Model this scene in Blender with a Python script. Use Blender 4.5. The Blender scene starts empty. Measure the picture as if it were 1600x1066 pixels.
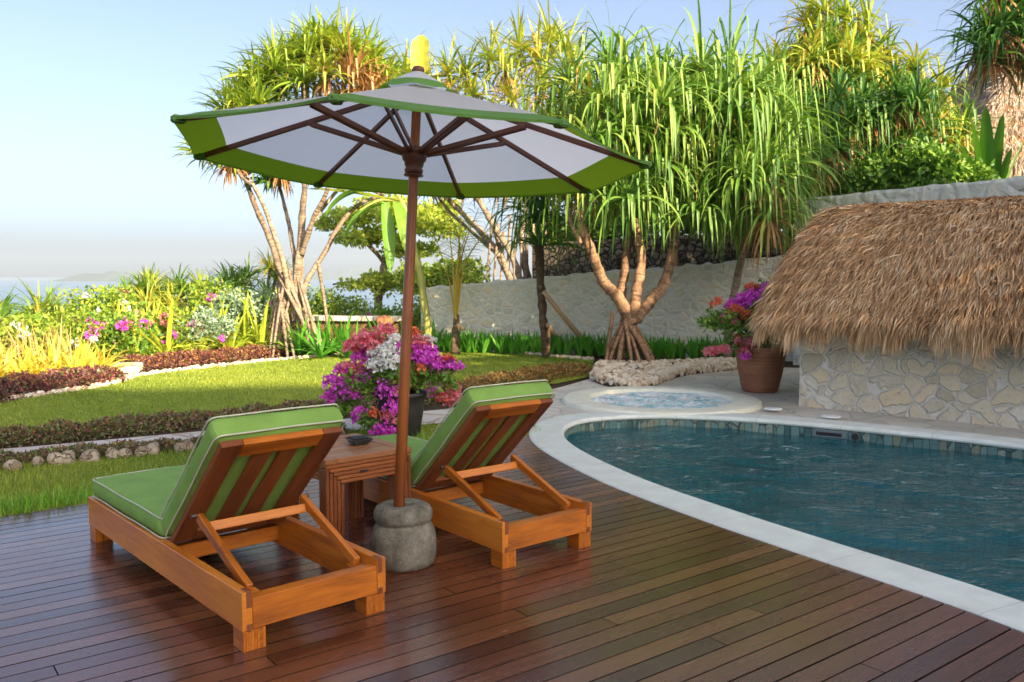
import bpy, math
import numpy as np
from mathutils import Vector, Matrix
R_ = np.random.default_rng(7)
PI = math.pi
SC = bpy.context.scene
COL = SC.collection

# ------------------------------------------------------------ camera, sky, sun, exposure
F, CX, CY, HOR, H = 1351.0, 800.0, 533.0, 433.0, 1.55
TH = math.atan((CY - HOR) / F)
cam = bpy.data.cameras.new('camera'); camo = bpy.data.objects.new('camera', cam); COL.objects.link(camo)
camo.location = (0, 0, H); camo.rotation_euler = (PI / 2 - TH, 0, 0)
cam.sensor_width = 36; cam.lens = F / 1600 * 36; cam.clip_start = .05; cam.clip_end = 60000
cam.dof.use_dof = True; cam.dof.focus_distance = 5.0; cam.dof.aperture_fstop = 5.0
SC.camera = camo
SUN_EL, SUN_ROT = math.radians(23), math.radians(142)
w = bpy.data.worlds.new('World'); SC.world = w; w.use_nodes = True
nt = w.node_tree; sky = nt.nodes.new('ShaderNodeTexSky'); sky.sky_type = 'NISHITA'; sky.sun_disc = False
sky.sun_elevation = SUN_EL; sky.sun_rotation = SUN_ROT; sky.air_density = .55; sky.dust_density = 3.2; sky.ozone_density = 1.0
nt.nodes['Background'].inputs[1].default_value = .12
hs = nt.nodes.new('ShaderNodeHueSaturation'); hs.inputs['Saturation'].default_value = .9
nt.links.new(sky.outputs[0], hs.inputs['Color']); nt.links.new(hs.outputs[0], nt.nodes['Background'].inputs[0])
sun = bpy.data.lights.new('sun', 'SUN'); sun.energy = 5.0; sun.angle = math.radians(.4); sun.color = (1, .82, .55)
suno = bpy.data.objects.new('sun', sun); COL.objects.link(suno)
SD = Vector((math.sin(SUN_ROT) * math.cos(SUN_EL), math.cos(SUN_ROT) * math.cos(SUN_EL), math.sin(SUN_EL)))
suno.rotation_euler = SD.to_track_quat('Z', 'Y').to_euler()
SC.view_settings.view_transform = 'Standard'; SC.view_settings.look = 'None'; SC.view_settings.gamma = 1
SC.view_settings.exposure = 1.52
SC.cycles.use_denoising = True
SC.cycles.max_bounces = 8; SC.cycles.transparent_max_bounces = 8; SC.cycles.caustics_reflective = False

# ------------------------------------------------------------ surveying: a pixel of the photo to a place on the ground or at a depth
def ray(x, y):
    a, b, c = (x - CX) / F, 1.0, -(y - CY) / F
    co, si = math.cos(TH), math.sin(TH)
    return np.array([a, co * b + si * c, -si * b + co * c])
def G(x, y, z=0.0):
    d = ray(x, y); t = (z - H) / d[2]; return np.array([0, 0, H]) + t * d
def AT(x, y, Y):
    d = ray(x, y); return np.array([0, 0, H]) + Y / d[1] * d

# ------------------------------------------------------------ mesh builder
class MB:
    def __init__(s): s.v = []; s.g = []; s.r = []; s.f = []; s.m = []; s.n = 0
    def add(s, v, f, gc=None, rnd=None, mi=0):
        v = np.asarray(v, float).reshape(-1, 3); k = len(v)
        s.v.append(v); s.g.append(v if gc is None else np.asarray(gc, float).reshape(-1, 3))
        if rnd is None: rnd = R_.random()
        s.r.append(np.broadcast_to(np.asarray(rnd, float), (k,)))
        if isinstance(f, np.ndarray): s.f.append(f + s.n); s.m.append(np.full(len(f), mi))
        else:
            for q in f: s.f.append(np.array([q]) + s.n); s.m.append(np.array([mi]))
        s.n += k; return s
    def box(s, p0, p1, bev=.003, M=None, rnd=None, mi=0):
        p0, p1 = np.minimum(p0, p1).astype(float), np.maximum(p0, p1).astype(float)
        c = (p0 + p1) / 2; h = (p1 - p0) / 2; b = min(bev, h.min() * .9)
        vs = []; idx = {}
        for sx in (-1, 1):
            for sy in (-1, 1):
                for sz in (-1, 1):
                    for ax in range(3):
                        q = np.array([sx, sy, sz]) * (h - b); q[ax] = (sx, sy, sz)[ax] * h[ax]
                        idx[(sx, sy, sz, ax)] = len(vs); vs.append(q)
        vs = np.array(vs); fs = []
        def face(ks):
            P = vs[ks]; n = np.cross(P[1] - P[0], P[2] - P[0])
            if np.dot(n, P.mean(0)) < 0: ks = ks[::-1]
            fs.append(list(ks))
        for ax in range(3):
            o = [a for a in range(3) if a != ax]
            for sg in (-1, 1):
                ks = []
                for a, b_ in ((-1, -1), (1, -1), (1, 1), (-1, 1)):
                    t = [0, 0, 0]; t[ax] = sg; t[o[0]] = a; t[o[1]] = b_; ks.append(idx[(*t, ax)])
                face(ks)
            for a in (-1, 1):
                for b_ in (-1, 1):
                    ks = []
                    for sg, which in ((-1, o[0]), (1, o[0]), (1, o[1]), (-1, o[1])):
                        t = [0, 0, 0]; t[ax] = sg; t[o[0]] = a; t[o[1]] = b_; ks.append(idx[(*t, which)])
                    face(ks)
        for sx in (-1, 1):
            for sy in (-1, 1):
                for sz in (-1, 1): face([idx[(sx, sy, sz, a)] for a in range(3)])
        order = np.argsort(-h); gc = vs[:, order] + R_.random(3) * 7
        v = vs + c
        if M is not None: v = v @ M[:3, :3].T + M[:3, 3]
        return s.add(v, fs, gc, rnd, mi)
    def bar(s, a, b, wd, th, up=(0, 0, 1), bev=.003, rnd=None, mi=0, ext=0):
        a = np.array(a, float); b = np.array(b, float); x = b - a; L = np.linalg.norm(x); x /= L
        y = np.cross(up, x); y /= np.linalg.norm(y); z = np.cross(x, y)
        M = np.eye(4); M[:3, 0] = x; M[:3, 1] = y; M[:3, 2] = z; M[:3, 3] = (a + b) / 2
        return s.box((-L / 2 - ext, -wd / 2, -th / 2), (L / 2 + ext, wd / 2, th / 2), bev, M, rnd, mi)
    def tube(s, pts, rad, n=8, rnd=None, mi=0, cap=True, wob=0):
        P = np.array(pts, float); k = len(P); rad = np.broadcast_to(np.asarray(rad, float), (k,))
        T = np.gradient(P, axis=0); T /= np.linalg.norm(T, axis=1)[:, None] + 1e-9
        u = np.cross(T[0], [0.3, .9, .1]); u /= np.linalg.norm(u); V = []; Gc = []; L = 0
        for i in range(k):
            u = u - T[i] * np.dot(u, T[i]); u /= np.linalg.norm(u); w_ = np.cross(T[i], u)
            if i: L += np.linalg.norm(P[i] - P[i - 1])
            for j in range(n):
                a = 2 * PI * j / n; r = rad[i] * (1 + wob * (R_.random() - .5))
                V.append(P[i] + r * (math.cos(a) * u + math.sin(a) * w_)); Gc.append((L, rad[i] * math.cos(a), rad[i] * math.sin(a)))
        V = np.array(V); Gc = np.array(Gc) + R_.random(3) * 5
        q = np.array([[i * n + j, i * n + (j + 1) % n, (i + 1) * n + (j + 1) % n, (i + 1) * n + j] for i in range(k - 1) for j in range(n)])
        o = s.n; s.add(V, q, Gc, rnd, mi)
        if cap:
            s.f.append(np.array([list(range(n))[::-1]]) + o); s.m.append(np.array([mi]))
            s.f.append(np.array([[(k - 1) * n + j for j in range(n)]]) + o); s.m.append(np.array([mi]))
        return s
    def lathe(s, prof, n=32, c=(0, 0, 0), rnd=None, mi=0, wob=None):
        V = []; k = len(prof)
        for (r, z) in prof:
            for j in range(n):
                a = 2 * PI * j / n; rr = r * (1 if wob is None else wob(a, z)); V.append((c[0] + rr * math.cos(a), c[1] + rr * math.sin(a), c[2] + z))
        q = np.array([[i * n + j, i * n + (j + 1) % n, (i + 1) * n + (j + 1) % n, (i + 1) * n + j] for i in range(k - 1) for j in range(n)])
        return s.add(V, q, None, rnd, mi)
    def build(s, name, mats, parent=None, smooth=False, loc=None):
        me = bpy.data.meshes.new(name)
        v = np.concatenate(s.v)
        if loc is not None: v = v - np.array(loc)
        me.vertices.add(len(v)); me.vertices.foreach_set('co', v.astype(np.float32).ravel())
        tot = np.concatenate([np.full(len(f), f.shape[1]) for f in s.f]); lp = np.concatenate([f.ravel() for f in s.f])
        st = np.concatenate([[0], np.cumsum(tot)[:-1]])
        me.loops.add(len(lp)); me.loops.foreach_set('vertex_index', lp.astype(np.int32))
        me.polygons.add(len(tot)); me.polygons.foreach_set('loop_start', st.astype(np.int32)); me.polygons.foreach_set('loop_total', tot.astype(np.int32))
        me.polygons.foreach_set('material_index', np.concatenate(s.m).astype(np.int32))
        me.polygons.foreach_set('use_smooth', np.full(len(tot), bool(smooth)))
        a = me.attributes.new('gc', 'FLOAT_VECTOR', 'POINT'); a.data.foreach_set('vector', np.concatenate(s.g).astype(np.float32).ravel())
        a = me.attributes.new('rnd', 'FLOAT', 'POINT'); a.data.foreach_set('value', np.concatenate(s.r).astype(np.float32))
        me.update(calc_edges=True); me.validate()
        for m in (mats if isinstance(mats, (list, tuple)) else [mats]): me.materials.append(m)
        o = bpy.data.objects.new(name, me); COL.objects.link(o)
        if loc is not None: o.location = loc
        if parent is not None: o.parent = parent
        return o
def tag(o, label=None, cat=None, group=None, kind=None):
    if label: o['label'] = label
    if cat: o['category'] = cat
    if group: o['group'] = group
    if kind: o['kind'] = kind
    return o
def empty(name, loc, rz=0, label=None, cat=None, group=None):
    o = bpy.data.objects.new(name, None); COL.objects.link(o); o.location = loc; o.rotation_euler = (0, 0, rz); o.empty_display_size = .1
    return tag(o, label, cat, group)
def structure(o): o['kind'] = 'structure'; return o
def copy_tree(o, parent=None):
    c = o.copy(); COL.objects.link(c)
    if parent is not None: c.parent = parent
    for ch in list(o.children): copy_tree(ch, c)
    return c

# ------------------------------------------------------------ materials
def new_mat(name):
    m = bpy.data.materials.new(name); m.use_nodes = True; t = m.node_tree; return m, t, t.nodes['Principled BSDF']
def N(t, typ, **kw):
    n = t.nodes.new(typ)
    for k, v in kw.items():
        if k.startswith('i_'):
            key = k[2:]; key = int(key) if key.isdigit() else key.replace('_', ' ')
            n.inputs[key].default_value = v
        else: setattr(n, k, v)
    return n
def ramp(t, fac, stops, interp='LINEAR'):
    r = t.nodes.new('ShaderNodeValToRGB'); r.color_ramp.interpolation = interp; e = r.color_ramp.elements
    while len(e) < len(stops): e.new(.5)
    for i, (p, c) in enumerate(stops): e[i].position = p; e[i].color = (*c, 1) if len(c) == 3 else c
    t.links.new(fac, r.inputs[0]); return r.outputs[0]
def attr(t, name):
    a = t.nodes.new('ShaderNodeAttribute'); a.attribute_name = name; return a
def math_(t, op, a, b):
    n = t.nodes.new('ShaderNodeMath'); n.operation = op
    for i, x in enumerate((a, b)):
        if isinstance(x, (int, float)): n.inputs[i].default_value = x
        else: t.links.new(x, n.inputs[i])
    return n.outputs[0]
def mixc(t, fac, a, b, mode='MIX'):
    n = t.nodes.new('ShaderNodeMix'); n.data_type = 'RGBA'; n.blend_type = mode
    for i, x in ((0, fac), (6, a), (7, b)):
        if isinstance(x, (int, float)): n.inputs[i].default_value = x
        elif isinstance(x, tuple): n.inputs[i].default_value = (*x, 1)
        else: t.links.new(x, n.inputs[i])
    return n.outputs[2]
def mapping(t, vec, scale=(1, 1, 1), rot=(0, 0, 0), loc=(0, 0, 0)):
    n = t.nodes.new('ShaderNodeMapping'); n.inputs['Scale'].default_value = scale; n.inputs['Rotation'].default_value = rot; n.inputs['Location'].default_value = loc
    t.links.new(vec, n.inputs[0]); return n.outputs[0]
def noise(t, vec, scale, detail=3, rough=.55, dist=0):
    n = N(t, 'ShaderNodeTexNoise', i_Scale=scale, i_Detail=detail, i_Roughness=rough, i_Distortion=dist); t.links.new(vec, n.inputs[0]); return n.outputs[0]
def bump(t, b, hgt, strength=.3, dist=.01):
    n = N(t, 'ShaderNodeBump', i_Strength=strength, i_Distance=dist); t.links.new(hgt, n.inputs['Height']); t.links.new(n.outputs[0], b.inputs['Normal']); return n.outputs[0]
def pos(t):
    return t.nodes.new('ShaderNodeNewGeometry').outputs['Position']

def leaf_mat(name, stops, trans=.35, rough=.45, spec=.4, nsc=1.5):
    if trans: stops = [(p, tuple(min(.8, x * 1.3) for x in c)) for p, c in stops]
    m, t, b = new_mat(name)
    r = attr(t, 'rnd').outputs['Fac']; nz = noise(t, pos(t), nsc, 2)
    f = math_(t, 'ADD', math_(t, 'MULTIPLY', r, .8), math_(t, 'MULTIPLY', math_(t, 'SUBTRACT', nz, .4), .6))
    c = ramp(t, f, stops)
    t.links.new(c, b.inputs['Base Color']); b.inputs['Roughness'].default_value = rough; b.inputs['Specular IOR Level'].default_value = spec
    tr = t.nodes.new('ShaderNodeBsdfTranslucent'); t.links.new(mixc(t, 1.0, c, (1.0, 1.0, .55), 'MULTIPLY'), tr.inputs[0])
    mx = t.nodes.new('ShaderNodeMixShader'); mx.inputs[0].default_value = trans
    t.links.new(b.outputs[0], mx.inputs[1]); t.links.new(tr.outputs[0], mx.inputs[2])
    t.links.new(mx.outputs[0], t.nodes['Material Output'].inputs[0]); return m
def plain(name, col, rough=.6, nz=.15, nsc=20, bmp=.1, spec=.5, bd=.003):
    m, t, b = new_mat(name); n = noise(t, pos(t), nsc, 4)
    c = ramp(t, n, [(.25, tuple(x * (1 - nz) for x in col)), (.75, tuple(min(1, x * (1 + nz)) for x in col))])
    t.links.new(c, b.inputs['Base Color']); b.inputs['Roughness'].default_value = rough; b.inputs['Specular IOR Level'].default_value = spec
    if bmp: bump(t, b, n, bmp, bd)
    return m
def wood(name, dark, mid, light, rough=.35, spec=.5, var=.5, coat=0, ring=False):
    m, t, b = new_mat(name); g = attr(t, 'gc').outputs['Vector']; r = attr(t, 'rnd').outputs['Fac']
    n0 = noise(t, mapping(t, g, (1.0, 9, 9)), 2.4, 4, .6, 1.4)
    n1 = noise(t, mapping(t, g, (1.5, 40, 40)), 4, 4, .6)
    n2 = noise(t, mapping(t, g, (.8, 2, 2)), 2.0, 2)
    f = math_(t, 'ADD', math_(t, 'ADD', math_(t, 'MULTIPLY', n0, .55), math_(t, 'MULTIPLY', n1, .3)), math_(t, 'MULTIPLY', math_(t, 'SUBTRACT', r, .5), .18 * var * 2))
    f = math_(t, 'ADD', f, math_(t, 'MULTIPLY', math_(t, 'SUBTRACT', n2, .5), .5))
    c = ramp(t, f, [(.2, dark), (.45, mid), (.75, light)])
    t.links.new(c, b.inputs['Base Color']); b.inputs['Specular IOR Level'].default_value = spec
    t.links.new(ramp(t, n2, [(.3, (rough * .8,) * 3), (.7, (min(1, rough * 1.3),) * 3)]), b.inputs['Roughness'])
    if ring:
        rg = noise(t, mapping(t, g, (24, 1.5, 1.5)), 1.0, 2, .5); rg2 = noise(t, mapping(t, g, (9, 9, 9)), 3.0, 4, .65)
        c = mixc(t, .6, c, ramp(t, rg, [(.35, (.35, .33, .3)), (.55, (1.15, 1.15, 1.15))]), 'MULTIPLY'); c = mixc(t, .5, c, ramp(t, rg2, [(.35, (.45, .45, .45)), (.6, (1.2, 1.2, 1.2))]), 'MULTIPLY'); t.links.new(c, b.inputs['Base Color'])
        bump(t, b, math_(t, 'ADD', rg, math_(t, 'MULTIPLY', rg2, .6)), 1.0, .03)
    else: bump(t, b, n1, .12, .002)
    if coat: b.inputs['Coat Weight'].default_value = coat; b.inputs['Coat Roughness'].default_value = .15
    return m
def stone_mat(name, scale, cols, mortar, mw=.04, mfade=.05, bmp=.6, stretch=(1, 1, 1), dist=.12, speck=None, rough=.85, bd=.03):
    m, t, b = new_mat(name); P = pos(t)
    vec = mapping(t, P, stretch)
    nv = N(t, 'ShaderNodeTexNoise', i_Scale=scale * .7, i_Detail=2.0); t.links.new(vec, nv.inputs[0])
    add = t.nodes.new('ShaderNodeVectorMath'); add.operation = 'MULTIPLY_ADD'; t.links.new(nv.outputs['Color'], add.inputs[0]); add.inputs[1].default_value = (dist,) * 3; t.links.new(vec, add.inputs[2])
    ve = N(t, 'ShaderNodeTexVoronoi', feature='DISTANCE_TO_EDGE', i_Scale=scale); vc = N(t, 'ShaderNodeTexVoronoi', feature='F1', i_Scale=scale)
    for v in (ve, vc): t.links.new(add.outputs[0], v.inputs[0])
    sep = t.nodes.new('ShaderNodeSeparateColor'); t.links.new(vc.outputs['Color'], sep.inputs[0])
    fine = noise(t, P, scale * 5, 5, .65)
    k = math_(t, 'ADD', math_(t, 'MULTIPLY', sep.outputs[0], .75), math_(t, 'MULTIPLY', math_(t, 'SUBTRACT', fine, .5), .7))
    c = ramp(t, k, [(i / (len(cols) - 1) if len(cols) > 1 else 0, cc) for i, cc in enumerate(cols)])
    mk = ramp(t, ve.outputs['Distance'], [(mw, (0, 0, 0)), (mw + mfade, (1, 1, 1))])
    mo = ramp(t, noise(t, P, scale * 3, 4), [(.3, tuple(x * .8 for x in mortar)), (.7, mortar)])
    c = mixc(t, mk, mo, c)
    if speck:
        sp = ramp(t, noise(t, P, scale * 2.3, 5, .7), [(.60, (0, 0, 0)), (.68, (1, 1, 1))])
        c = mixc(t, math_(t, 'MULTIPLY', sp, .8), c, speck)
    t.links.new(c, b.inputs['Base Color']); b.inputs['Roughness'].default_value = rough; b.inputs['Specular IOR Level'].default_value = .25
    hh = math_(t, 'ADD', mk, math_(t, 'MULTIPLY', fine, .9)); bump(t, b, hh, bmp, bd)
    return m

M = {}
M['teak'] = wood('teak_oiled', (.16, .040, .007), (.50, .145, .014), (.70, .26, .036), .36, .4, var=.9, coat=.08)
M['teak_dark'] = wood('teak_dark_red', (.12, .032, .012), (.23, .068, .020), (.34, .12, .035), .38)  # darker red teak for joints, backrest and table legs
M['pole_wood'] = wood('pole_wood', (.16, .045, .012), (.28, .085, .02), (.38, .13, .03), .35)
M['rib_wood'] = wood('rib_wood', (.09, .03, .015), (.16, .055, .028), (.24, .09, .045), .45)
M['table'] = wood('table_top_wood', (.19, .07, .025), (.33, .13, .045), (.45, .2, .075), .38)
M['green'] = plain('green_cushion_fabric', (.20, .35, .075), .8, .12, 6, .5, .25, .02)
M['piping'] = plain('cream_piping', (.50, .52, .38), .7, .05, 60, 0)
M['canopy_white'] = None
def fabric(name, col, tcol, trans):
    m, t, b = new_mat(name); n = noise(t, pos(t), 3, 3); n2 = noise(t, pos(t), 260, 2)
    c = ramp(t, n, [(.3, tuple(x * .94 for x in col)), (.7, col)])
    t.links.new(c, b.inputs['Base Color']); b.inputs['Roughness'].default_value = .85; b.inputs['Specular IOR Level'].default_value = .15
    bump(t, b, math_(t, 'ADD', math_(t, 'MULTIPLY', n2, .03), noise(t, mapping(t, pos(t), (1, 1, 3)), 5, 3)), .35, .03)
    tr = t.nodes.new('ShaderNodeBsdfTranslucent'); tr.inputs[0].default_value = (*tcol, 1)
    mx = t.nodes.new('ShaderNodeMixShader'); mx.inputs[0].default_value = trans
    t.links.new(b.outputs[0], mx.inputs[1]); t.links.new(tr.outputs[0], mx.inputs[2]); t.links.new(mx.outputs[0], t.nodes['Material Output'].inputs[0]); return m
M['canopy_white'] = fabric('white_canvas', (.84, .85, .87), (.92, .93, .95), .58)
M['canopy_green'] = fabric('green_canvas', (.17, .36, .10), (.24, .38, .01), .42)
M['concrete'] = plain('grey_cast_stone', (.17, .155, .12), .82, .5, 7, .6, .25, .008)
M['black'] = plain('black_wood', (.02, .018, .016), .45, .2, 40, .1)
M['metal'] = plain('bronze_metal', (.12, .10, .08), .4, .1, 40, 0); M['metal'].node_tree.nodes['Principled BSDF'].inputs['Metallic'].default_value = .8
m, t, b = new_mat('grey_cast_stone'); P = pos(t); n1 = noise(t, P, 9, 5, .65); n2 = noise(t, P, 60, 4, .7); n3 = noise(t, mapping(t, P, (6, 6, .8)), 3, 3)
f = math_(t, 'ADD', math_(t, 'MULTIPLY', n1, .5), math_(t, 'ADD', math_(t, 'MULTIPLY', n2, .25), math_(t, 'MULTIPLY', n3, .25)))
c = ramp(t, f, [(.36, (.075, .068, .048)), (.5, (.17, .155, .12)), (.62, (.27, .25, .20))]); c = mixc(t, ramp(t, n2, [(.68, (0, 0, 0)), (.74, (1, 1, 1))]), c, (.5, .48, .42))
t.links.new(c, b.inputs['Base Color']); b.inputs['Roughness'].default_value = .85; b.inputs['Specular IOR Level'].default_value = .2; bump(t, b, math_(t, 'ADD', n1, math_(t, 'MULTIPLY', n2, .6)), .7, .008); M['concrete'] = m
# leaves
def LS(*c): return [(i / (len(c) - 1), x) for i, x in enumerate(c)]
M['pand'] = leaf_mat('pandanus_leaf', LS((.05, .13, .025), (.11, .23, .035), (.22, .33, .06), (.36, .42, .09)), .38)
M['pand_sunlit'] = leaf_mat('pandanus_leaf_sunny', LS((.12, .22, .03), (.26, .34, .04), (.40, .38, .06), (.50, .28, .06)), .38)  # warmer leaf copy: the sun's yellow is put into the colour
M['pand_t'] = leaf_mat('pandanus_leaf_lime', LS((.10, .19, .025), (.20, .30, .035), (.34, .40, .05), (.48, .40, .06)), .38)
M['pand_dark'] = leaf_mat('pandanus_leaf_deep', LS((.03, .09, .025), (.06, .16, .035), (.12, .24, .04), (.24, .33, .06)), .35)  # deeper leaf copy, carries the shade of lower heads in its colour
M['dead'] = leaf_mat('dead_leaf', LS((.16, .075, .03), (.32, .16, .06), (.48, .28, .12)), .2)
M['lime'] = leaf_mat('lime_lily_leaf', LS((.22, .34, .03), (.42, .48, .05), (.60, .58, .08)), .4)
M['yellow'] = leaf_mat('yellow_leaf', LS((.50, .36, .04), (.70, .52, .06), (.80, .66, .15)), .4)
M['iris'] = leaf_mat('iris_leaf', LS((.05, .20, .02), (.10, .32, .03), (.2, .42, .06)), .4)
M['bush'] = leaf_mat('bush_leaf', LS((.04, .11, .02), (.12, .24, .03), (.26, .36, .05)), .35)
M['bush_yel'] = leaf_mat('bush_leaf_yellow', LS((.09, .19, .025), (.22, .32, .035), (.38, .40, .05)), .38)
M['hedge'] = leaf_mat('hedge_leaf', LS((.05, .085, .025), (.11, .15, .04), (.20, .15, .08), (.30, .18, .13)), .2, nsc=6)
M['purple'] = leaf_mat('purple_leaf', LS((.045, .02, .03), (.10, .035, .04), (.20, .07, .05), (.28, .12, .07)), .25, nsc=5)
M['rust'] = leaf_mat('rust_leaf', LS((.14, .05, .02), (.26, .10, .03), (.34, .22, .05), (.20, .24, .05)), .25, nsc=5)
M['white_leaf'] = leaf_mat('silver_leaf', LS((.08, .15, .07), (.20, .29, .19), (.42, .50, .42)), .25)
M['almond'] = leaf_mat('almond_leaf', LS((.20, .30, .03), (.38, .46, .06), (.52, .52, .09)), .48)
M['banana'] = leaf_mat('banana_leaf', LS((.07, .17, .03), (.14, .28, .04), (.30, .40, .05)), .4)
M['banana_y'] = leaf_mat('banana_leaf_yellow', LS((.34, .36, .03), (.44, .44, .05), (.50, .48, .07)), .42)
M['fern'] = leaf_mat('nest_fern_leaf', LS((.05, .14, .02), (.10, .24, .03)), .3)
M['reed'] = leaf_mat('dry_reed', LS((.32, .20, .08), (.50, .34, .14), (.62, .46, .20)), .25)
M['magenta'] = leaf_mat('magenta_bract', LS((.50, .03, .42), (.68, .07, .58), (.74, .18, .64)), .35, .7)
M['coral'] = leaf_mat('coral_bract', LS((.62, .10, .19), (.62, .22, .29), (.62, .38, .38)), .45, .7)
for n_ in M['coral'].node_tree.nodes:
    if n_.type == 'VALTORGB':
        for e_ in n_.color_ramp.elements: e_.color = (.86, e_.color[1], e_.color[2], 1)
M['orange'] = leaf_mat('orange_bract', LS((.72, .10, .04), (.80, .20, .10)), .3, .7)
M['white_fl'] = leaf_mat('white_bract', LS((.70, .72, .68), (.85, .86, .84)), .25, .7)
M['grass'] = leaf_mat('grass_blade', LS((.13, .20, .025), (.23, .29, .035), (.36, .36, .055)), .35, nsc=1.2)
M['grass_tall'] = leaf_mat('tall_grass_blade', LS((.09, .24, .02), (.17, .36, .03), (.30, .46, .05)), .4)
M['bark'] = wood('pandanus_bark', (.17, .12, .08), (.34, .26, .19), (.48, .39, .30), .85, .2, ring=True)
M['bark_dark'] = wood('dark_bark', (.07, .04, .025), (.15, .10, .06), (.26, .18, .11), .85, .2, ring=True)
M['bark_sunlit'] = wood('sunlit_bark', (.15, .09, .055), (.36, .21, .12), (.50, .33, .21), .85, .2, ring=True)  # pandanus bark with the sun's orange put into its colour
M['prop_wood'] = wood('bamboo_prop', (.30, .19, .10), (.42, .28, .15), (.52, .37, .22), .6, .3)
M['petiole'] = wood('yellow_petiole', (.42, .28, .04), (.55, .38, .05), (.62, .46, .10), .5, .3)
M['banana_stem'] = wood('banana_stem', (.22, .24, .05), (.38, .38, .10), (.5, .46, .14), .5, .3)
M['terracotta'] = None
m, t, b = new_mat('terracotta'); P = pos(t); z = mapping(t, P, (.4, .4, 16))
n1 = noise(t, z, 3, 4); n2 = noise(t, P, 5, 3)
c = ramp(t, math_(t, 'ADD', math_(t, 'MULTIPLY', n1, .6), math_(t, 'MULTIPLY', n2, .4)), [(.3, (.15, .055, .025)), (.55, (.30, .125, .06)), (.75, (.40, .20, .11))])
t.links.new(c, b.inputs['Base Color']); b.inputs['Roughness'].default_value = .75; bump(t, b, n1, .5, .01); M['terracotta'] = m
M['plastic'] = plain('black_plastic_pot', (.035, .030, .030), .55, .35, 12, .1)
M['soil'] = plain('soil', (.07, .045, .028), .95, .4, 9, .6, .1, .03)
M['thatch_base'] = plain('thatch_under', (.22, .12, .06), .95, .3, 30, .5, .05, .02)
m, t, b = new_mat('thatch_straw'); r = attr(t, 'rnd').outputs['Fac']; nz = noise(t, pos(t), 1.3, 3)
f = math_(t, 'ADD', math_(t, 'MULTIPLY', r, .75), math_(t, 'MULTIPLY', math_(t, 'SUBTRACT', nz, .4), .7))
t.links.new(ramp(t, f, [(0, (.26, .13, .06)), (.35, (.58, .34, .16)), (.65, (.80, .55, .30)), (.9, (.82, .68, .47)), (1, (.72, .63, .55))]), b.inputs['Base Color'])
b.inputs['Roughness'].default_value = .8; b.inputs['Specular IOR Level'].default_value = .15; M['thatch'] = m
M['wall'] = stone_mat('pale_rubble_wall', 5.2, [(.60, .56, .45), (.74, .70, .59), (.76, .65, .46), (.80, .77, .67)], (.82, .79, .70), .02, .22, .55, dist=.16, stretch=(1, 1, 1.35))
M['wall_tall'] = stone_mat('pitted_white_wall', 3.2, [(.66, .64, .56), (.74, .71, .62), (.74, .68, .54)], (.80, .78, .71), .03, .2, .7, dist=.3, speck=(.30, .24, .16))
M['hutwall'] = stone_mat('hut_rubble_wall', 4.6, [(.52, .45, .33), (.70, .63, .49), (.74, .60, .39), (.78, .74, .64), (.62, .54, .42)], (.80, .75, .65), .03, .05, .8, dist=.24, stretch=(1, 1, 1.15), speck=(.40, .32, .22))
M['darkwall'] = stone_mat('dark_coral_wall', 7.5, [(.09, .07, .05), (.22, .18, .13), (.34, .28, .21)], (.04, .03, .02), .06, .08, 1.0, dist=.1)
M['rock'] = stone_mat('coral_rock', 9, [(.34, .24, .16), (.50, .40, .28), (.58, .47, .34), (.46, .32, .2)], (.3, .2, .13), .0, .05, .9, dist=.4)
m, t, b = new_mat('cobble'); oi = t.nodes.new('ShaderNodeObjectInfo'); r = attr(t, 'rnd').outputs['Fac']; nz = noise(t, pos(t), 22, 4)
f = math_(t, 'ADD', math_(t, 'MULTIPLY', math_(t, 'FRACT', math_(t, 'ADD', r, oi.outputs['Random']), 0), .75), math_(t, 'MULTIPLY', nz, .35))
t.links.new(ramp(t, f, [(.15, (.30, .19, .11)), (.4, (.56, .43, .29)), (.7, (.66, .56, .42)), (1, (.74, .68, .56))]), b.inputs['Base Color']); b.inputs['Roughness'].default_value = .9; bump(t, b, nz, .6, .01); M['cobble'] = m
M['patio'] = stone_mat('patio_flagstone', 2.2, [(.52, .48, .40), (.62, .59, .50), (.66, .59, .49), (.58, .62, .57)], (.46, .43, .36), .012, .02, .25, dist=.2, rough=.42, bd=.008)
M['path'] = stone_mat('path_stone', 2.0, [(.55, .48, .41), (.62, .56, .50), (.66, .60, .53)], (.50, .38, .28), .02, .03, .3, dist=.3, rough=.6, bd=.01)
M['coping'] = plain('pale_coping_stone', (.70, .73, .66), .45, .12, 6, .12, .4, .004)
t = M['coping'].node_tree; b = t.nodes['Principled BSDF']; old = b.inputs['Base Color'].links[0].from_socket
sx = t.nodes.new('ShaderNodeSeparateXYZ'); t.links.new(attr(t, 'gc').outputs['Vector'], sx.inputs[0])
fr_ = math_(t, 'FRACT', math_(t, 'MULTIPLY', sx.outputs[0], 1.15), 0); ln = ramp(t, fr_, [(0, (1, 1, 1)), (.005, (0, 0, 0))], 'CONSTANT'); big = noise(t, pos(t), 1.6, 4, .6)
cc = mixc(t, ramp(t, big, [(.5, (0, 0, 0)), (.75, (.5, .5, .5))]), old, (.62, .60, .48)); cc = mixc(t, math_(t, 'MULTIPLY', ln, .45), cc, (.28, .27, .23)); t.links.new(cc, b.inputs['Base Color'])
M['spa'] = plain('cream_spa_stone', (.74, .72, .58), .5, .12, 5, .12, .4, .004)
M['white'] = plain('white_plastic', (.75, .76, .74), .4, .03, 10, 0)

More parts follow.
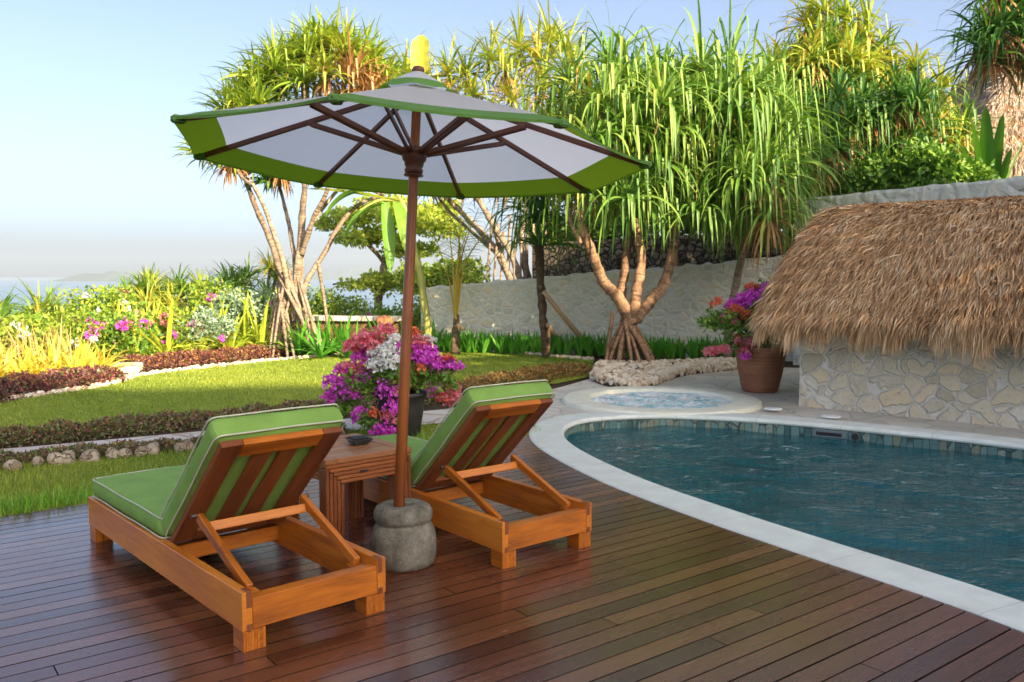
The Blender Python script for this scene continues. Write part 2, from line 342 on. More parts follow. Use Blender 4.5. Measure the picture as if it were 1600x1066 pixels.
# ------------------------------------------------------------ leaf generators
def unit(v): return v / (np.linalg.norm(v, axis=-1, keepdims=True) + 1e-9)
def ribbons(mb, org, d, L, W, droop=.5, nseg=6, mi=0, rnd=None, taper=.55, fold=0, kink=0, roll=.6, base=1.0):
    org = np.asarray(org, float).reshape(-1, 3); n = len(org); d = unit(np.broadcast_to(np.asarray(d, float), (n, 3)).copy())
    L = np.broadcast_to(L, (n,)).astype(float); W = np.broadcast_to(W, (n,)).astype(float); dr = np.broadcast_to(droop, (n,)).astype(float)
    side = unit(np.cross(d, [0, 0, 1.0]) + 1e-4 * R_.normal(size=(n, 3)))
    side = unit(side + roll * R_.normal(size=(n, 3)) * .5); side = unit(side - d * (side * d).sum(1, keepdims=True))
    kt = np.where(R_.random(n) < kink, R_.uniform(.25, .7, n), 9)
    P = org.copy(); V = []; ks = 3 if fold else 2
    for i in range(nseg + 1):
        tt = i / nseg
        wd = W * (base + (1 - base) * min(1, tt * 4)) * (1 if tt < taper else max(.04, 1 - ((tt - taper) / (1 - taper)) ** 1.3))
        s = unit(side - d * (side * d).sum(1, keepdims=True)); nrm = np.cross(s, d)
        row = [P - s * wd[:, None] / 2, P + s * wd[:, None] / 2] if ks == 2 else [P - s * wd[:, None] / 2 + nrm * fold * wd[:, None], P, P + s * wd[:, None] / 2 + nrm * fold * wd[:, None]]
        V.append(np.stack(row, 1))
        if i < nseg:
            P = P + d * (L / nseg)[:, None]
            g = dr * (0.4 + 1.6 * tt)
            d = d.copy(); d[:, 2] -= g * 1.2 / nseg * 2
            kk = (kt >= tt) & (kt < tt + 1 / nseg); d[kk] = d[kk] * np.array([.25, .25, 0]) + np.array([0, 0, -1.0])
            d = unit(d)
    V = np.stack(V, 1)  # n, nseg+1, ks, 3
    if rnd is None: rnd = R_.random(n)
    rr = np.repeat(np.broadcast_to(rnd, (n,)), (nseg + 1) * ks)
    b0 = (np.arange(n) * (nseg + 1) * ks)[:, None, None]; i = np.arange(nseg)[None, :, None]; j = np.arange(ks - 1)[None, None, :]
    q = np.stack([b0 + i * ks + j, b0 + i * ks + j + 1, b0 + (i + 1) * ks + j + 1, b0 + (i + 1) * ks + j], -1).reshape(-1, 4)
    mb.add(V.reshape(-1, 3), q, None, rr, mi)
def sph(n, lo=-1, hi=1):
    z = R_.uniform(lo, hi, n); a = R_.uniform(0, 2 * PI, n); r = np.sqrt(1 - z * z); return np.stack([r * np.cos(a), r * np.sin(a), z], 1)
def leaves(mb, P, size, asp=.55, up=.3, out=None, mi=0, rnd=None):
    P = np.asarray(P, float); n = len(P); a = sph(n); 
    if out is not None: a = unit(a + out * 1.0)
    a[:, 2] += up * R_.normal(size=n) * .3; a = unit(a); s = unit(np.cross(a, sph(n))); nn = np.cross(a, s)
    size = np.broadcast_to(size, (n,))[:, None] * R_.uniform(.6, 1.3, (n, 1))
    v = np.stack([P, P + a * size * .5 + s * size * asp / 2 + nn * size * .06, P + a * size, P + a * size * .5 - s * size * asp / 2 + nn * size * .06], 1)
    q = np.arange(4 * n).reshape(n, 4)
    if rnd is None: rnd = R_.random(n)
    mb.add(v.reshape(-1, 3), q, None, np.repeat(rnd, 4), mi)
def clump_points(n, c, rad, lumps=9, lr=.45, low=-.3, seed=None):
    # points in a lumpy shell: smaller balls set over an ellipsoid
    c = np.array(c, float); rad = np.array(rad, float)
    lc = sph(lumps, low, 1) * rad * R_.uniform(.45, .8, (lumps, 1)); k = R_.integers(0, lumps, n)
    o = sph(n, -.7, 1); p = lc[k] + o * rad.mean() * lr * R_.uniform(.6, 1.1, (n, 1)) * R_.uniform(.8, 1.2, lumps)[k][:, None]
    return c + p, o
def head(mb, c, L, n=48, W=.05, droop=.5, lo=-.35, mi=0, rb=None, nseg=7, kink=.15, axis=None, fold=.12, rspread=.6):
    z = R_.uniform(lo, 1, n) ; a = np.arange(n) * 2.39996 + R_.random() * 6; r = np.sqrt(1 - z * z)
    d = np.stack([r * np.cos(a), r * np.sin(a), z + .15], 1)
    if axis is not None: d = unit(unit(d) + np.array(axis) * .5)
    base = R_.random() * .4 if rb is None else rb
    ribbons(mb, np.array(c) + unit(d) * .04, d, L * R_.uniform(.65, 1.15, n), W * R_.uniform(.7, 1.2, n), droop * R_.uniform(.6, 1.4, n), nseg, mi, np.clip(base + rspread * R_.random(n), 0, 1), fold=fold, kink=kink)
def pip(P, poly):
    x, y = P[:, 0], P[:, 1]; ins = np.zeros(len(P), bool); k = len(poly)
    for i in range(k):
        x0, y0 = poly[i][:2]; x1, y1 = poly[(i + 1) % k][:2]
        c = ((y0 > y) != (y1 > y)) & (x < (x1 - x0) * (y - y0) / (y1 - y0 + 1e-12) + x0); ins ^= c
    return ins
def scatter(poly, n):
    p = np.array([q[:2] for q in poly]); lo, hi = p.min(0), p.max(0); out = np.zeros((0, 2))
    while len(out) < n:
        q = R_.uniform(lo, hi, (n * 2, 2)); out = np.concatenate([out, q[pip(q, poly)]])
    return out[:n]
def catmull(P, m=10, closed=False):
    P = np.array(P, float); n = len(P); out = []
    rng = range(n) if closed else range(n - 1)
    for i in rng:
        p0, p1, p2, p3 = [P[(i + k) % n] if closed else P[min(max(i + k, 0), n - 1)] for k in (-1, 0, 1, 2)]
        for j in range(m):
            s = j / m; out.append(.5 * ((2 * p1) + (-p0 + p2) * s + (2 * p0 - 5 * p1 + 4 * p2 - p3) * s * s + (-p0 + 3 * p1 - 3 * p2 + p3) * s ** 3))
    if not closed: out.append(P[-1])
    return np.array(out)
def sheet(name, poly, z, mat):
    mb = MB(); mb.add([(x, y, z) for x, y in [q[:2] for q in poly]], [list(range(len(poly)))]); o = mb.build(name, mat); return structure(o)
from mathutils.geometry import tessellate_polygon
def holed(mb, outer, holes, z, gc=None):
    loops = [[Vector((p[0], p[1], 0)) for p in outer]] + [[Vector((p[0], p[1], 0)) for p in h] for h in holes]
    tris = tessellate_polygon(loops); V = [(v.x, v.y, z) for l in loops for v in l]; T = []
    for a, b, c in tris:
        A, B, C_ = V[a], V[b], V[c]
        s = (B[0] - A[0]) * (C_[1] - A[1]) - (B[1] - A[1]) * (C_[0] - A[0]); T.append((a, b, c) if s > 0 else (a, c, b))
    mb.add(V, np.array(T))

# ============================================================ SETTING
POOL = catmull([(2.44, 4.01), (2.19, 4.44), (1.87, 4.96), (1.48, 5.62), (.99, 6.57), (.60, 7.70), (.50, 8.50), (.66, 9.14), (1.06, 9.50), (1.79, 9.60), (2.78, 9.28), (3.85, 8.59),
                (4.71, 7.86), (5.8, 6.6), (6.6, 5.0), (6.6, 3.4), (5.4, 2.2), (4.1, 2.0), (3.1, 2.75)], 10, True)
def offset(P, dist):
    P = np.array(P); T = np.roll(P, -1, 0) - np.roll(P, 1, 0); T = T / np.linalg.norm(T, axis=1)[:, None]
    Nn = np.stack([-T[:, 1], T[:, 0]], 1); return P + Nn * dist      # this outline runs clockwise: left is outward
area = .5 * sum(POOL[i][0] * POOL[(i + 1) % len(POOL)][1] - POOL[(i + 1) % len(POOL)][0] * POOL[i][1] for i in range(len(POOL)))
SG = 1 if area < 0 else -1
def off(d): return offset(POOL, SG * d)
ZW = -.125
def ring(mb, prof, closed=True, rnd=None, mi=0):
    # prof: (offset from the pool edge, z)
    rows = [np.concatenate([off(o), np.full((len(POOL), 1), z)], 1) for o, z in prof]; n = len(POOL)
    arc = np.concatenate([[0], np.cumsum(np.linalg.norm(np.diff(POOL, axis=0), axis=1))])
    V = np.concatenate(rows); k = len(prof); gc = np.concatenate([np.stack([arc, np.full(n, z), np.full(n, o)], 1) for o, z in prof])
    q = np.array([[i * n + j, i * n + (j + 1) % n, (i + 1) * n + (j + 1) % n, (i + 1) * n + j] for i in range(k - 1) for j in range(n)])
    if SG > 0: q = q[:, ::-1]
    mb.add(V, q, gc, rnd, mi)

# ground
mb = MB(); holed(mb, [(-90, -45), (90, -45), (90, 25), (-90, 25)], [off(.12)], -.03)
xs = np.linspace(-90, 90, 46); ys = np.linspace(25, 75, 20); V = []
for y in ys:
    for x in xs:
        s = min(1, max(0, (y - 25) / 38)); s = s * s * (3 - 2 * s); V.append((x, y, -.03 - 19 * s + .5 * s * math.sin(x * .7 + y)))
V = np.array(V); n_ = len(xs)
mb.add(V, np.array([[i * n_ + j, i * n_ + j + 1, (i + 1) * n_ + j + 1, (i + 1) * n_ + j] for i in range(len(ys) - 1) for j in range(n_ - 1)]))
structure(mb.build('ground', M['soil'], smooth=True))

# lawn
m, t, b = new_mat('lawn_turf'); P = pos(t)
n1 = noise(t, P, 1.1, 4); n2 = noise(t, P, 38, 4, .7); n3 = noise(t, P, 5, 3)
f = math_(t, 'ADD', math_(t, 'MULTIPLY', n2, .55), math_(t, 'ADD', math_(t, 'MULTIPLY', n1, .25), math_(t, 'MULTIPLY', n3, .2)))
c = ramp(t, f, [(.32, (.13, .20, .03)), (.5, (.25, .32, .045)), (.66, (.36, .40, .07))])
t.links.new(c, b.inputs['Base Color']); b.inputs['Roughness'].default_value = .9; b.inputs['Specular IOR Level'].default_value = .1
bump(t, b, n2, .9, .03); M['lawn'] = m
LAWN = [G(*p)[:2] for p in [(-160, 655), (0, 627), (100, 612), (175, 600), (205, 588), (330, 573), (440, 562), (550, 553), (700, 548), (800, 552), (925, 562), (938, 584), (870, 598), (740, 607), (600, 632), (500, 641), (330, 655), (0, 680), (-160, 700)]]
sheet('lawn', LAWN, -.012, M['lawn'])
DK0, DK1 = np.array([-3.32, 5.5]), np.array([.30, 8.55])
STRIP = [(-6.5, 2.83), DK0, DK1, (.20, 9.4), (-.8, 9.12), (-2.0, 8.55), (-2.86, 8.10), (-4.3, 7.42), (-5.5, 6.85), (-7, 6.3)]
sheet('lawn_strip', STRIP, -.014, M['lawn'])
PATH_N = np.array([(-7, 6.2), (-5.5, 6.85), (-4.3, 7.42), (-2.86, 8.10), (-2.0, 8.55), (-.8, 9.12), (.20, 9.55)])
PATH_F = np.array([(-7, 6.75), (-5.6, 7.25), (-4.45, 7.85), (-3.05, 8.72), (-2.1, 9.25), (-1.2, 9.85), (-.1, 10.6)])
sheet('path', list(PATH_N) + list(PATH_F[::-1]), -.006, M['path'])
# patio round the pool
mb = MB()
holed(mb, [(.30, 8.55), (.12, 9.35), (-.15, 9.7), (-.9, 10.2), (-.1, 11.3), (.6, 12.6), (1.2, 13.6), (2.0, 14.2), (3.4, 15.0), (5.2, 14.8), (9, 11), (12, 4), (10, -4), (3.6, -3), (3.4, 1.3), (2.25, 2.4)] , [], -.004) if False else None
PO = off(.2)
# outer outline: east part, joined to the pool hole
holed(mb, [(-.35, 8.0), (.12, 9.35), (-.05, 9.75), (-.75, 10.3), (.1, 11.3), (.75, 12.4), (1.25, 13.4), (2.0, 14.2), (3.4, 15.2), (5.2, 14.9), (9, 11), (12, 4), (10, -4), (4.6, -3), (3.4, .6), (1.9, 2.7), (1.3, 4.6), (.3, 6.6)], [off(.1)], -.022)
structure(mb.build('patio', M['patio']))
# coping
mb = MB(); ring(mb, [(.02, -.045), (-.012, -.035), (-.018, -.018), (-.008, .002), (.012, .012), (.31, .012), (.33, .004), (.335, -.03)])
structure(mb.build('pool_coping', M['coping'], smooth=False))
# tile band + basin
m, t, b = new_mat('pool_tiles'); g = attr(t, 'gc').outputs['Vector']
vv = mapping(t, g, (14, 6.0, 1))
vc = N(t, 'ShaderNodeTexVoronoi', feature='F1', i_Scale=1.0, i_Randomness=.55); t.links.new(vv, vc.inputs[0])
ve = N(t, 'ShaderNodeTexVoronoi', feature='DISTANCE_TO_EDGE', i_Scale=1.0, i_Randomness=.55); t.links.new(vv, ve.inputs[0])
sp = t.nodes.new('ShaderNodeSeparateColor'); t.links.new(vc.outputs['Color'], sp.inputs[0])
fn = noise(t, pos(t), 28, 5, .7)
cc = ramp(t, math_(t, 'ADD', math_(t, 'MULTIPLY', sp.outputs[0], .6), math_(t, 'MULTIPLY', fn, .4)), [(.2, (.035, .07, .06)), (.4, (.10, .20, .19)), (.6, (.17, .28, .25)), (.72, (.20, .20, .12)), (.85, (.30, .40, .37))])
cc = mixc(t, ramp(t, ve.outputs['Distance'], [(.02, (0, 0, 0)), (.08, (1, 1, 1))]), (.03, .05, .045), cc)
t.links.new(cc, b.inputs['Base Color']); b.inputs['Roughness'].default_value = .4; bump(t, b, fn, .4, .01)
M['tiles'] = m
mb = MB(); ring(mb, [(.0, -.03), (.0, -1.3)][::-1] if False else [(.0, -1.3), (.0, -.03)])
structure(mb.build('pool_wall', M['tiles']))
M['basin'] = stone_mat('basin_stone', 5, [(.04, .22, .24), (.06, .32, .34), (.12, .44, .42)], (.03, .15, .16), .02, .06, .3, dist=.15, rough=.6)
mb = MB(); Q = off(.03); mb.add([(x, y, -1.3) for x, y in Q], [list(range(len(Q)))[::(-1 if SG > 0 else 1)]])
structure(mb.build('pool_floor', M['basin']))
# water
def water_mat(name, tint, wave=1.0, fo=False):
    m, t, b = new_mat(name); t.nodes.remove(b); P = pos(t)
    tr = t.nodes.new('ShaderNodeBsdfTransparent'); tr.inputs[0].default_value = (*tint, 1)
    gl = N(t, 'ShaderNodeBsdfGlossy', i_Roughness=.03); fr = N(t, 'ShaderNodeFresnel', i_IOR=1.33)
    a = noise(t, mapping(t, P, (3.5, 7, 1), (0, 0, .25)), 1.0, 4, .55, 1.1); a2 = noise(t, mapping(t, P, (7, 13, 1), (0, 0, -.15)), 1.0, 2, .5, .6)
    hgt = math_(t, 'ADD', a, math_(t, 'MULTIPLY', a2, .22))
    bp = N(t, 'ShaderNodeBump', i_Strength=1.0, i_Distance=.035 * wave); t.links.new(hgt, bp.inputs['Height'])
    t.links.new(bp.outputs[0], gl.inputs['Normal']); t.links.new(bp.outputs[0], fr.inputs['Normal'])
    frm = math_(t, 'MULTIPLY', fr.outputs[0], 1.25)
    body = N(t, 'ShaderNodeBsdfDiffuse'); body.inputs[0].default_value = (.004, .20, .24, 1)
    mm = t.nodes.new('ShaderNodeMixShader'); mm.inputs[0].default_value = .42; t.links.new(tr.outputs[0], mm.inputs[1]); t.links.new(body.outputs[0], mm.inputs[2])
    mx = t.nodes.new('ShaderNodeMixShader'); t.links.new(frm, mx.inputs[0]); t.links.new(mm.outputs[0], mx.inputs[1]); t.links.new(gl.outputs[0], mx.inputs[2])
    t.links.new(mx.outputs[0], t.nodes['Material Output'].inputs[0]); return m
M['water'] = water_mat('pool_water_surface', (.16, .66, .70))
WP = off(.07); lo, hi = WP.min(0), WP.max(0); st_ = .045
gx, gy = np.arange(lo[0], hi[0] + st_, st_), np.arange(lo[1], hi[1] + st_, st_); X, Y_ = np.meshgrid(gx, gy, indexing='ij')
rw = np.random.default_rng(3); Zw = np.zeros_like(X)
for k in range(46):
    lam = .22 * 7 ** rw.random(); an = rw.normal(1.25, .55); kx, ky = math.cos(an) * 2 * PI / lam, math.sin(an) * 2 * PI / lam
    ph = kx * X + ky * Y_ + rw.random() * 6.28 + .8 * np.sin(X * rw.uniform(.5, 1.6) + Y_ * rw.uniform(.5, 1.6)); Zw += .0031 * lam ** .9 * np.sin(ph)
V = np.stack([X, Y_, ZW + Zw], -1).reshape(-1, 3); ny = len(gy); ii, jj = np.meshgrid(np.arange(len(gx) - 1), np.arange(ny - 1), indexing='ij')
q = np.stack([ii * ny + jj, (ii + 1) * ny + jj, (ii + 1) * ny + jj + 1, ii * ny + jj + 1], -1).reshape(-1, 4)
q = q[pip(V[q].mean(1)[:, :2], WP)]; us = np.unique(q); mp = np.zeros(len(V), int); mp[us] = np.arange(len(us)); mb = MB(); mb.add(V[us], mp[q])
structure(mb.build('pool_water', M['water'], smooth=True))

# deck boards
DA = math.radians(37.3); E1 = np.array([math.cos(DA), math.sin(DA)]); E2 = np.array([-E1[1], E1[0]])
m, t, b = new_mat('deck_wood'); g = attr(t, 'gc').outputs['Vector']; r = attr(t, 'rnd').outputs['Fac']
n0 = noise(t, mapping(t, g, (.9, 9, 1)), 2.5, 4, .55, .8); n1 = noise(t, mapping(t, g, (2.5, 70, 1)), 2.5, 4, .65); nb = noise(t, pos(t), 1.4, 3); 
f = math_(t, 'ADD', math_(t, 'ADD', math_(t, 'MULTIPLY', n0, .35), math_(t, 'MULTIPLY', n1, .2)), math_(t, 'MULTIPLY', r, .4))
c = ramp(t, f, [(.22, (.048, .013, .007)), (.48, (.112, .033, .014)), (.78, (.20, .074, .030))])
t.links.new(c, b.inputs['Base Color'])
t.links.new(ramp(t, math_(t, 'ADD', math_(t, 'MULTIPLY', nb, .6), math_(t, 'MULTIPLY', n0, .4)), [(.3, (.18,) * 3), (.7, (.34,) * 3)]), b.inputs['Roughness'])
b.inputs['Specular IOR Level'].default_value = .75; b.inputs['Coat Weight'].default_value = .25; b.inputs['Coat Roughness'].default_value = .2
bump(t, b, math_(t, 'ADD', n1, math_(t, 'MULTIPLY', n0, .7)), .07, .002); M['deck'] = m
EDGE = off(.2)
def inpool(p): return pip(np.array([p]), EDGE)[0]
def clip_half(poly, p, n):
    out = []
    for i in range(len(poly)):
        a, c_ = poly[i], poly[(i + 1) % len(poly)]; da, dc = np.dot(a - p, n), np.dot(c_ - p, n)
        if da <= 0: out.append(a)
        if (da < 0) != (dc < 0): out.append(a + (c_ - a) * da / (da - dc))
    return out
NF = np.array([-(DK1 - DK0)[1], (DK1 - DK0)[0]]); NF /= np.linalg.norm(NF)
PITCH, GAP = .108, .0062
mb = MB(); EC = np.concatenate([EDGE, EDGE[:1]])
def first_hit(s):
    # smallest t where the line at lateral s enters the pool edge
    u = EC @ E1; v = EC @ E2; best = 1e9
    for i in range(len(EC) - 1):
        if (v[i] - s) * (v[i + 1] - s) < 0:
            tt = u[i] + (u[i + 1] - u[i]) * (s - v[i]) / (v[i + 1] - v[i]); best = min(best, tt)
    return best
GS = {k: R_.choice([.0016, .0022, .0034]) for k in range(-61, 78)}
for k in range(-60, 75):
    s0, s1 = k * PITCH + GS[k], (k + 1) * PITCH - GS[k + 1]
    e0, e1 = min(first_hit(s0), 9.5), min(first_hit(s1), 9.5)
    tcur = -9 + R_.uniform(-2, 0)
    while tcur < max(e0, e1):
        L = R_.uniform(4.5, 8.5); tn = tcur + L; last = tn > min(e0, e1) - .4
        b0, b1 = (e0, e1) if last else (tn - .003, tn - .003)
        poly = [E1 * tcur + E2 * s0, E1 * b0 + E2 * s0, E1 * b1 + E2 * s1, E1 * tcur + E2 * s1]
        poly = clip_half(poly, DK0, NF)
        if len(poly) >= 3 and (poly[0][1] < 14):
            P2 = np.array(poly); ar = .5 * abs(sum(P2[i - 1][0] * P2[i][1] - P2[i][0] * P2[i - 1][1] for i in range(len(P2))))
            if ar > .004:
                c0 = P2.mean(0); n = len(P2)
                U = (P2 - c0) @ E1; W_ = (P2 - c0) @ E2
                ins = c0 + np.outer(np.sign(U) * np.maximum(abs(U) - .0012, 0), E1) + np.outer(np.sign(W_) * np.maximum(abs(W_) - .0015, 0), E2)
                rows = [np.c_[ins, np.full(n, 0.0)], np.c_[P2, np.full(n, -.0015)], np.c_[P2, np.full(n, -.028)]]
                V = np.concatenate(rows); of = R_.random() * 30
                gc = np.c_[V[:, :2] @ E1 + of, V[:, :2] @ E2 + of * 3, V[:, 2]]
                fs = [list(range(n))] + [[a * n + i, (a + 1) * n + i, (a + 1) * n + (i + 1) % n, a * n + (i + 1) % n] for a in (0, 1) for i in range(n)]
                mb.add(V, fs[:1], gc); mb.add(V, fs[1:], gc, mi=1)
        if last: break
        tcur = tn
structure(mb.build('deck', [M['deck'], plain('deck_board_edge', (.018, .009, .006), .9, .2, 20, 0, .05)]))  # board sides darkened: grime plus the shade of the gaps
# sea and far land
m, t, b = new_mat('sea_water'); n1 = noise(t, mapping(t, pos(t), (.02, .004, 1)), 3, 4); 
t.links.new(ramp(t, n1, [(.35, (.10, .17, .23)), (.65, (.16, .24, .30))]), b.inputs['Base Color']); b.inputs['Roughness'].default_value = .3
bump(t, b, noise(t, mapping(t, pos(t), (.3, .12, 1)), 1, 4), .5, .5); M['sea'] = m
mb = MB(); n = 96; V = [(0, 0, -16)] + [(40000 * math.cos(2 * PI * i / n), 40000 * math.sin(2 * PI * i / n), -16) for i in range(n)]
V2 = [(9000 * math.cos(2 * PI * i / n), 9000 * math.sin(2 * PI * i / n), -16) for i in range(n)]
mb.add([(0, 0, -16)] + V2, np.array([[0, 1 + i, 1 + (i + 1) % n] for i in range(n)]))
mb.add(V2 + V[1:], np.array([[i, n + i, n + (i + 1) % n, (i + 1) % n] for i in range(n)]))
structure(mb.build('sea', M['sea']))
def far_land(name, x0, x1, ytop, Y, seed):
    rg = np.random.default_rng(seed); mb = MB(); k = 60; V = []
    for i in range(k + 1):
        x = x0 + (x1 - x0) * i / k; s = math.sin(PI * i / k) ** .45; top = AT(x, ytop + 1.5 * math.sin(i * .35 + seed) + rg.normal() * .5, Y)[2]
        a = AT(x, 433, Y); V += [(a[0], Y - 150, -16.5), (a[0], Y, -16 + (top + 16) * s), (a[0], Y + 500, -16.5)]
    mb.add(V, np.array([[i * 3 + j, (i + 1) * 3 + j, (i + 1) * 3 + j + 1, i * 3 + j + 1] for i in range(k) for j in (0, 1)]))
    structure(mb.build(name, plain(name + '_forest', (.07, .10, .07), .95, .3, .01, 0)))
far_land('far_island', 98, 275, 425, 3600, 1)
far_land('far_hills', 470, 760, 417, 5200, 4)

# terraces behind the walls
WL0, WL1, WL2, WL3 = np.array([-1.95, 18.5]), np.array([1.3, 17.65]), np.array([4.0, 16.7]), np.array([5.6, 16.0])
def prism(mb, poly, z0, z1, rnd=None):
    n = len(poly); V = [(p[0], p[1], z0) for p in poly] + [(p[0], p[1], z1) for p in poly]
    a = sum(poly[i][0] * poly[(i + 1) % n][1] - poly[(i + 1) % n][0] * poly[i][1] for i in range(n))
    fs = [list(range(n, 2 * n))] + [[i, (i + 1) % n, n + (i + 1) % n, n + i] for i in range(n)]
    if a < 0: fs = [f[::-1] for f in fs]
    mb.add(V, fs, rnd=rnd)
mb = MB(); prism(mb, [(1.0, 18.1), (4.2, 17.0), (5.9, 16.3), (30, 16), (30, 40), (3, 40), (.2, 24)], -.5, 1.15); structure(mb.build('lower_terrace', M['soil']))
mb = MB(); prism(mb, [(1.2, 20.9), (6.4, 17.6), (6.2, 15.6), (8.2, 12.4), (14, 4), (40, 4), (40, 40), (4, 40)], -.5, 2.35); structure(mb.build('upper_terrace', M['soil']))

# walls: a ribbon of thickness with a slightly uneven top
def wall(name, pts, ztops, th, mat, label, z0=-.1, jit=.02, seg=.12, cat='wall'):
    mb = MB(); P = []; Z = []
    for i in range(len(pts) - 1):
        a, c_ = np.array(pts[i], float), np.array(pts[i + 1], float); n = max(2, int(np.linalg.norm(c_ - a) / seg))
        for j in range(n): P.append(a + (c_ - a) * j / n); Z.append(ztops[i] + (ztops[i + 1] - ztops[i]) * j / n)
    P.append(np.array(pts[-1], float)); Z.append(ztops[-1]); P = np.array(P); Z = np.array(Z); n = len(P)
    T = np.gradient(P, axis=0); T /= np.linalg.norm(T, axis=1)[:, None]; Nn = np.stack([T[:, 1], -T[:, 0]], 1)
    rows = []
    for o, dz, jt in ((0, None, 0), (0, -.05, 1), (.02, 0, 1), (th - .02, 0, 1), (th, -.05, 1), (th, None, 0)):
        zz = np.full(n, z0) if dz is None else Z + dz + jt * R_.normal(size=n) * jit
        rows.append(np.c_[P - Nn * o + jt * R_.normal(size=(n, 2)) * jit * .4, zz])
    V = np.concatenate(rows); k = len(rows)
    fs = np.array([[i * n + j, i * n + j + 1, (i + 1) * n + j + 1, (i + 1) * n + j] for i in range(k - 1) for j in range(n - 1)])
    mb.add(V, fs); mb.add(V, [[i * n for i in range(k)][::-1], [i * n + n - 1 for i in range(k)]])
    return tag(mb.build(name, mat, loc=(P[0][0], P[0][1], 0)), label, cat)
wall('garden_wall', [WL0, WL1, WL2, WL3], [1.32, 1.60, 1.83, 1.98], .35, M['wall'], 'long low pale rubble stone wall behind the iris bed')
wall('retaining_wall', [(.5, 21.4), (3.2, 19.4), (6.1, 17.35)], [2.35, 2.42, 2.5], .4, M['darkwall'], 'dark coral stone retaining wall under the palms', jit=.03)
wall('boundary_wall', [(5.08, 15.55), (7.2, 12.1), (10.5, 6.8)], [2.94, 2.95, 2.95], .38, M['wall_tall'], 'tall pitted white stone wall rising behind the thatched hut', jit=.008)

# ============================================================ LOUNGERS
def rounded_pad(mb, u0, u1, v0, v1, z0, z1, r=.035, puff=.012, nu=18, nv=30, nz=6, wr=.0015, skip=None):
    c = np.array([(u0 + u1) / 2, (v0 + v1) / 2, (z0 + z1) / 2]); h = np.array([(u1 - u0) / 2, (v1 - v0) / 2, (z1 - z0) / 2])
    def grid(ax, sg, a, b_, na, nb):
        A, B_ = np.meshgrid(np.linspace(-1, 1, na + 1), np.linspace(-1, 1, nb + 1), indexing='ij')
        A = np.sign(A) * abs(A) ** .8; B_ = np.sign(B_) * abs(B_) ** .8
        p = np.zeros((na + 1, nb + 1, 3)); p[..., ax] = sg; p[..., a] = A; p[..., b_] = B_
        q = p * h; core = np.clip(q, -(h - r), h - r); d = q - core; rad = np.array([r, r, r])
        d = d / (np.linalg.norm(d, axis=-1, keepdims=True) + 1e-9) * r
        q = core + d
        pf = puff * (1 - (q[..., 0] / h[0]) ** 4) * (1 - (q[..., 1] / h[1]) ** 6)
        q[..., 2] += np.sign(q[..., 2]) * pf * (abs(q[..., 2]) / h[2])
        q[..., 0] += puff * .5 * np.sign(q[..., 0]) * (1 - (q[..., 2] / h[2]) ** 2) * (abs(q[..., 0]) / h[0]) ** 8
        q[..., 2] += wr * np.sin(q[..., 1] * 23 + 3 * np.sin(q[..., 0] * 9)) * (q[..., 2] > 0)
        V = (q + c).reshape(-1, 3); i, j = np.meshgrid(np.arange(na), np.arange(nb), indexing='ij'); k = nb + 1
        f = np.stack([i * k + j, (i + 1) * k + j, (i + 1) * k + j + 1, i * k + j + 1], -1).reshape(-1, 4)
        fl = (sg > 0) != ((ax, a, b_) in ((0, 1, 2), (2, 0, 1)))
        mb.add(V, f[:, ::-1] if fl else f)
    for sg in (-1, 1): grid(2, sg, 0, 1, nu, nv); grid(0, sg, 1, 2, nv, nz); grid(1, sg, 0, 2, nu, nz)
def pad_piping(mb, u0, u1, v0, v1, z, r=.035, pr=.0044, out=.002):
    pts = []
    for cx_, cy_, a0 in ((u1 - r, v1 - r, 0), (u0 + r, v1 - r, 90), (u0 + r, v0 + r, 180), (u1 - r, v0 + r, 270)):
        for k in range(7):
            a = math.radians(a0 + 90 * k / 6); pts.append((cx_ + (r + out) * math.cos(a), cy_ + (r + out) * math.sin(a), z))
    full = []
    for i in range(len(pts)):
        a, b_ = np.array(pts[i]), np.array(pts[(i + 1) % len(pts)]); n = max(1, int(np.linalg.norm(b_ - a) / .06))
        for j in range(n):
            p = a + (b_ - a) * j / n; p = p + np.array([0, 0, .002 * math.sin(11 * (p[0] + p[1]))]); full.append(p)
    full.append(full[0]); mb.tube(full, pr, 6, cap=False)

